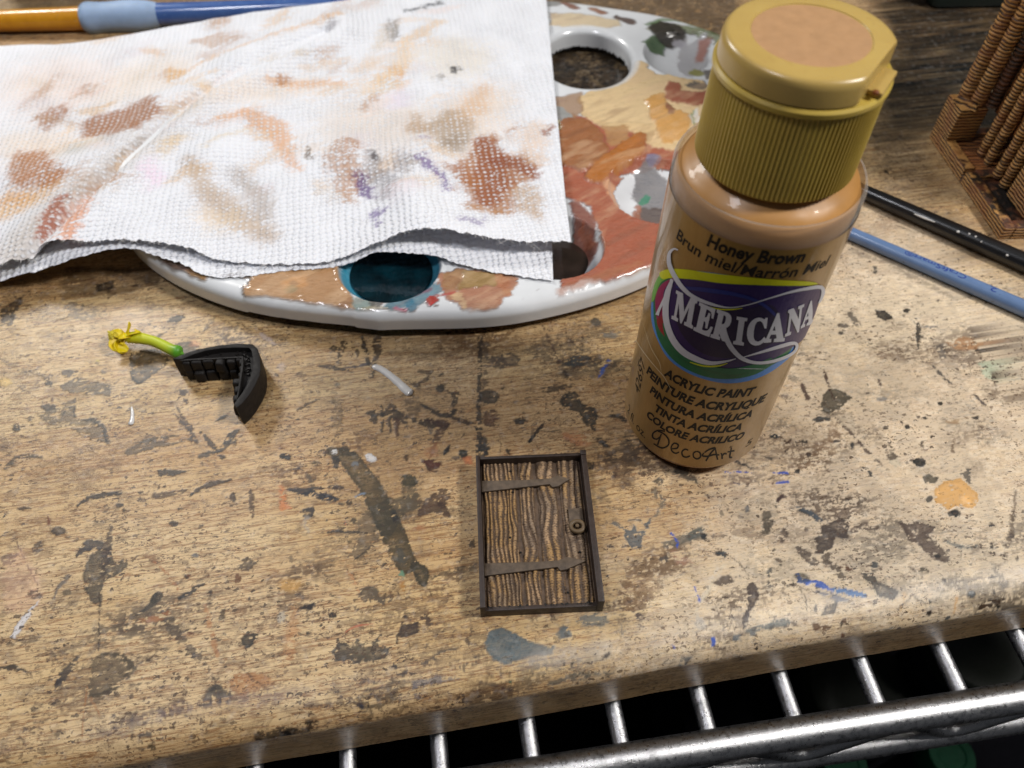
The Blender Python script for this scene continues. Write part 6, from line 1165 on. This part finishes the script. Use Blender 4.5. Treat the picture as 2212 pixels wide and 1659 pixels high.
raw = [gl_quad(*a) for a in (('\U0001D40C', (372, 532), (497, 592), (402, 362)), ('\U0001D404', (500, 598), (602, 642), (538, 432)), ('\U0001D411', (600, 640), (706, 672), (642, 474)), ('\U0001D408', (733, 680), (795, 690), (757, 516)), ('\U0001D402', (806, 688), (922, 690), (826, 522)), ('\U0001D400', (912, 673), (1034, 664), (938, 500)), ('\U0001D40D', (1036, 642), (1130, 606), (1058, 478)), ('\U0001D400', (1128, 590), (1200, 556), (1156, 440)))]
wrapmesh('emblem_letters', WHITE, None, .026, label, raw=raw)

# ------------------------------------------------------------------ brushes
def mat_handle(name, a, b, rough=.25, coat=.6, fleck=None):
    m = N(name, rough, coat=coat); m.b.inputs['Coat Roughness'].default_value = .12; g_ = m.co(); c = m.mix(m.rng(m.noise(g_, 2.5, 4), .3, .7), L(*a), L(*b))
    if fleck: c = m.mix(m.rng(m.noise(m.co((1, 1, 1)), 7, 5, .7), .64, .68, 0, .9), c, L(*fleck))
    m.color(c); m.bump(m.noise(g_, 14, 3), .1, .01); return m.m
bb = empty('blue_brush', P(2000, 574, 0), 'slim pale blue brush handle with small dark lettering lying right of the bottle', 'paint brush')
a = P(1790, 484, .2); b = P(2300, 704, .26); d = b-a
pb = [a+d*t for t in np.linspace(0, 1, 24)]
BLUEH = mat_handle('pale_blue_lacquer', (104, 130, 170), (96, 122, 162), .3, .5, (70, 78, 96))
g = G(); g.tube(pb, [.20+.05*t for t in np.linspace(0, 1, 24)], 24); g.build('handle', BLUEH, bb)
g = G(); e = a-d/np.linalg.norm(d)*3.2; g.tube([a, a+(e-a)*.5, e], [.19, .16, .15], 20); g.build('ferrule', CH, bb)
g = G(); e2 = e-d/np.linalg.norm(d)*1.1; g.tube([e, (e+e2)/2, e2], [.14, .13, .02], 14); g.build('bristles', simple('white_bristle', (190, 180, 160), .6), bb)
# lettering runs upside-down along the handle
du = d/np.linalg.norm(d); sd = np.cross(du, (0, 0, 1)); sd /= np.linalg.norm(sd); upn = np.cross(sd, du)
def brush_text(txt, p0, p1, hgt, bold):
    s0 = np.dot(P(*p0, .4)-a, du); s1 = np.dot(P(*p1, .4)-a, du); V_, F_ = glyphs(txt, bold); V_ = V_.copy(); x0, x1 = V_[:, 0].min(), V_[:, 0].max()
    s = s0+(V_[:, 0]-x0)/(x1-x0)*(s1-s0); y = (V_[:, 1]-.3)*hgt/.73
    rad_ = .20+.05*s/np.linalg.norm(d)+.004
    ang = y/rad_+R_(8); nv = (upn[2] > 0)*2-1
    W_ = a[None]+du[None]*s[:, None]+(sd[None]*np.sin(ang)[:, None]*1.0+upn[None]*nv*np.cos(ang)[:, None])*rad_[:, None]
    g = G(); g.add(W_, F_); return g.build('lettering', INKB, bb, smooth=False)
INKB = flat('brush_ink', (34, 56, 142))
brush_text('CraftSmart\u00ae', (2076, 618), (1950, 552), .17, .0); brush_text('2', (2146, 641), (2132, 634), .17, .0)
bk = empty('black_brush', P(2050, 490, 0), 'thick black brush handle with white paint flecks lying behind the blue one', 'paint brush')
a2 = P(1812, 390, .3); b2 = P(2330, 618, .34); d2 = b2-a2
g = G(); g.tube([a2+d2*t for t in np.linspace(0, 1, 20)], [.2+.10*t**.6 for t in np.linspace(0, 1, 20)], 24); g.build('handle', mat_handle('black_lacquer', (12, 12, 13), (18, 18, 20), .35, .3), bk)
g = G(); rs = random.Random(2)
for x, y, r in ((2070, 500, .045), (2094, 505, .03), (2108, 511, .03), (2176, 551, .035), (2120, 522, .02)):
    q = P(x, y, .56); g.lathe([(.001, .02), (r, .01), (r*1.1, -.02)], q, 8)
q0, q1 = P(1975, 462, .57), P(2020, 480, .57); g.tube([q0, (q0+q1)/2, q1], [.02, .035, .015], 6); g.build('paint_fleck', DRIP, bk)['kind'] = 'stuff'
gb = empty('grip_brush', P(250, 40, 0), 'large brush with gold and blue handle and soft pale blue grip, partly under the towel', 'paint brush')
def gp(x, y): return P(x, y, .48)
g = G(); g.tube([gp(-160, 50), gp(0, 45), gp(100, 42), gp(186, 39)], [.36, .41, .44, .47], 28); g.build('gold_handle', mat_handle('gold_lacquer', (214, 150, 30), (196, 132, 20), .3, .5, (150, 130, 100)), gb)
g = G(); g.tube(spl([gp(180, 39.5), gp(210, 38), gp(250, 36), gp(300, 34), gp(344, 31.5)], 6), [.50, .56, .60, .62, .62, .61, .60, .59, .58, .58, .58, .585, .59, .60, .61, .62, .62, .62, .61, .60, .58, .56, .53, .50, .46][:25], 28); g.build('soft_grip', simple('grip_rubber', (150, 174, 206), .6, var=.06, sss=.3, bs=.05), gb)
g = G(); g.tube([gp(340, 31.8), gp(450, 27), gp(600, 19), gp(760, 11)], [.46, .43, .38, .34], 28); g.build('blue_handle', mat_handle('metal_blue_lacquer', (78, 110, 170), (60, 92, 156), .22, .8, (150, 170, 200)), gb)

# ------------------------------------------------------------------ miniature building at the right
def mat_strata(name, a, b, sc=5.0, d='Z'):
    m = N(name, .62); g_ = m.co(); w_ = m.n('TexWave'); w_.bands_direction = d; w_.inputs['Scale'].default_value = sc; w_.inputs['Distortion'].default_value = 3.0; w_.inputs['Detail'].default_value = 3; w_.inputs['Detail Scale'].default_value = 1.5; m.l(g_, w_.inputs['Vector'])
    c = m.mix(m.rng(w_.outputs['Fac'], .15, .6), L(*a), L(*b)); c = m.mix(m.rng(m.noise(g_, 1.6, 4), .45, .65, 0, .5), c, L(130, 72, 40)); m.color(c); b1 = m.bump(w_.outputs['Fac'], .9, .05); m.bump(m.noise(g_, 22, 4), .4, .015, b1); return m.m
MW = mat_strata('carved_wood_print', (38, 26, 16), (188, 140, 78), 2.6); MWD = mat_strata('dark_wood_print', (22, 16, 12), (92, 62, 38), 2.2); MWX = mat_strata('plank_print', (34, 24, 16), (176, 114, 60), 2.0, 'Y')
LC = P(2006, 296, 0)[:2]; FC = P(2156, 518, 0)[:2]; e1 = FC-LC; L1 = np.linalg.norm(e1); e1 /= L1; e2_ = np.array([-e1[1], e1[0]]);
if e2_[0] < 0: e2_ = -e2_
bld = empty('miniature_building', (LC[0]+3, (LC[1]+FC[1])/2, 0), 'carved brown miniature wooden building with ribbed columns at the right edge of the board', 'miniature building')
rzb = math.atan2(e1[1], e1[0])
def bp(s, t, z): q = LC+e1*s+e2_*t; return (q[0], q[1], z)
def bbox(name, s0, s1, t0, t1, z0, z1, mat, bevel=.03): g = G(); g.box(bp((s0+s1)/2, (t0+t1)/2, (z0+z1)/2), (s1-s0, t1-t0, z1-z0), rzb); return g.build(name, mat, bld, bevel=bevel)
TT = 7.0
bbox('base_slab', .02, L1-.02, .02, TT, 0, .30, MWD)
bbox('base_beam', 0, L1*.46, 0, .36, .0, .52, MW); bbox('base_beam', L1*.48, L1, 0, .36, .0, .50, MW); bbox('base_beam', L1-.34, L1+.02, .38, TT, 0, .49, MW); bbox('base_beam', L1*.46, L1*.48+.26, .38, TT, .3, .48, MW)
rs = random.Random(8)
for k in range(7): bbox('floor_board', .4+k*.32, .4+k*.32+.29, .4, TT-.1, .3, .36+rs.uniform(0, .03), MWX, .02)
bbox('corner_block', .0, 1.0, -.02, .98, .52, 1.75, MW, .07)
g = G(); c_ = bp(.5, .48, 1.75); g.lathe([(.62, 0), (.5, .16), (.42, .2)], c_, 4); g.build('block_cap', MW, bld)
bbox('front_block', L1-1.6, L1-.35, .75, 2.6, .49, 1.7, MW, .1)
def ribcol(s, t, z0, z1, r, mat=MW):
    nz = int((z1-z0)/.03); prof_ = []
    for k in range(nz): z = z0+k*.03; prof_.append((r*(1+.06*math.sin(z*2*math.pi/.17)*(.6+.4*math.sin(z*1.7))+.05*math.sin(z*9+s*3)+rs.uniform(-.05, .05)), z))
    c_ = bp(s, t, 0); g = G(); g.lathe(prof_, (c_[0], c_[1], 0), 22); return g.build('ribbed_column', mat, bld)
ribcol(.36, .36, 1.85, 17, .25); ribcol(.72, .62, 1.85, 17, .25); ribcol(.98, .98, 1.9, 17, .2, MWD)
for k in range(30):
    z = 1.6+k*.52; bbox('wall_plank', .9, L1-1.0, 1.22+rs.uniform(0, .05), 1.42, z, z+.49, MWX, .03)
for s_ in (1.7, 2.2, 2.9, 3.4): ribcol(s_, 1.0, .45, 3.6, .17, MW)
bbox('back_panel', .6, L1-.8, 2.0, TT, .4, 17, MWD, .05)

# ------------------------------------------------------------------ things at the far edge
c = P(2180, 30, 0); g = G(); bn = empty('storage_bin', (c[0]+2, c[1]+6, 0), 'dark green plastic bin standing behind the board at the upper right', 'bin')
g.prism([(c[0]-3.4, c[1]+.2), (c[0]+14, c[1]+1.2), (c[0]+14, c[1]+12), (c[0]-3.4, c[1]+12)], 0.02, 9); g.build('bin_body', simple('dark_green_bin', (24, 36, 30), .4), bn, bevel=.4)
g = G(); g.prism([(c[0]-3.7, c[1]-.1), (c[0]+14.3, c[1]+.9), (c[0]+14.3, c[1]+12.3), (c[0]-3.7, c[1]+12.3)], 9.0, 9.8); g.build('bin_rim', simple('dark_green_rim', (30, 44, 36), .4), bn, bevel=.3)
c = P(1880, 6, 0); g = G(); gb2 = empty('grey_box', (c[0], c[1]+3, 0), 'small pale grey box behind the bottle cap beside the dark bin', 'box'); g.box((c[0]+.1, c[1]+3.2, 1.6), (3.0, 5, 3.2), .1); g.build('box_body', simple('grey_card', (128, 126, 122), .6), gb2, bevel=.1); g = G(); g.box((c[0]+.1, c[1]+3.2, 3.3), (3.1, 5.1, .3), .1); g.build('box_lid', simple('grey_card_lid', (110, 108, 106), .6), gb2, bevel=.05)
c = P(60, 2, 0); jr = empty('grey_jar', (c[0], c[1]+1.6, 0), 'grey glass jar standing behind the gold brush handle', 'jar'); g = G(); g.lathe([(1.5, 0), (1.75, .2), (1.75, 4.2), (1.4, 4.9)], (c[0], c[1]+1.8, .01), 48); g.build('jar_body', simple('grey_glass', (120, 122, 120), .15, coat=.5), jr); g = G(); g.lathe([(1.5, 4.9), (1.55, 5.0), (1.55, 6.0), (1.4, 6.1)], (c[0], c[1]+1.8, .01), 48); g.build('jar_lid', simple('grey_lid', (150, 150, 146), .4), jr)
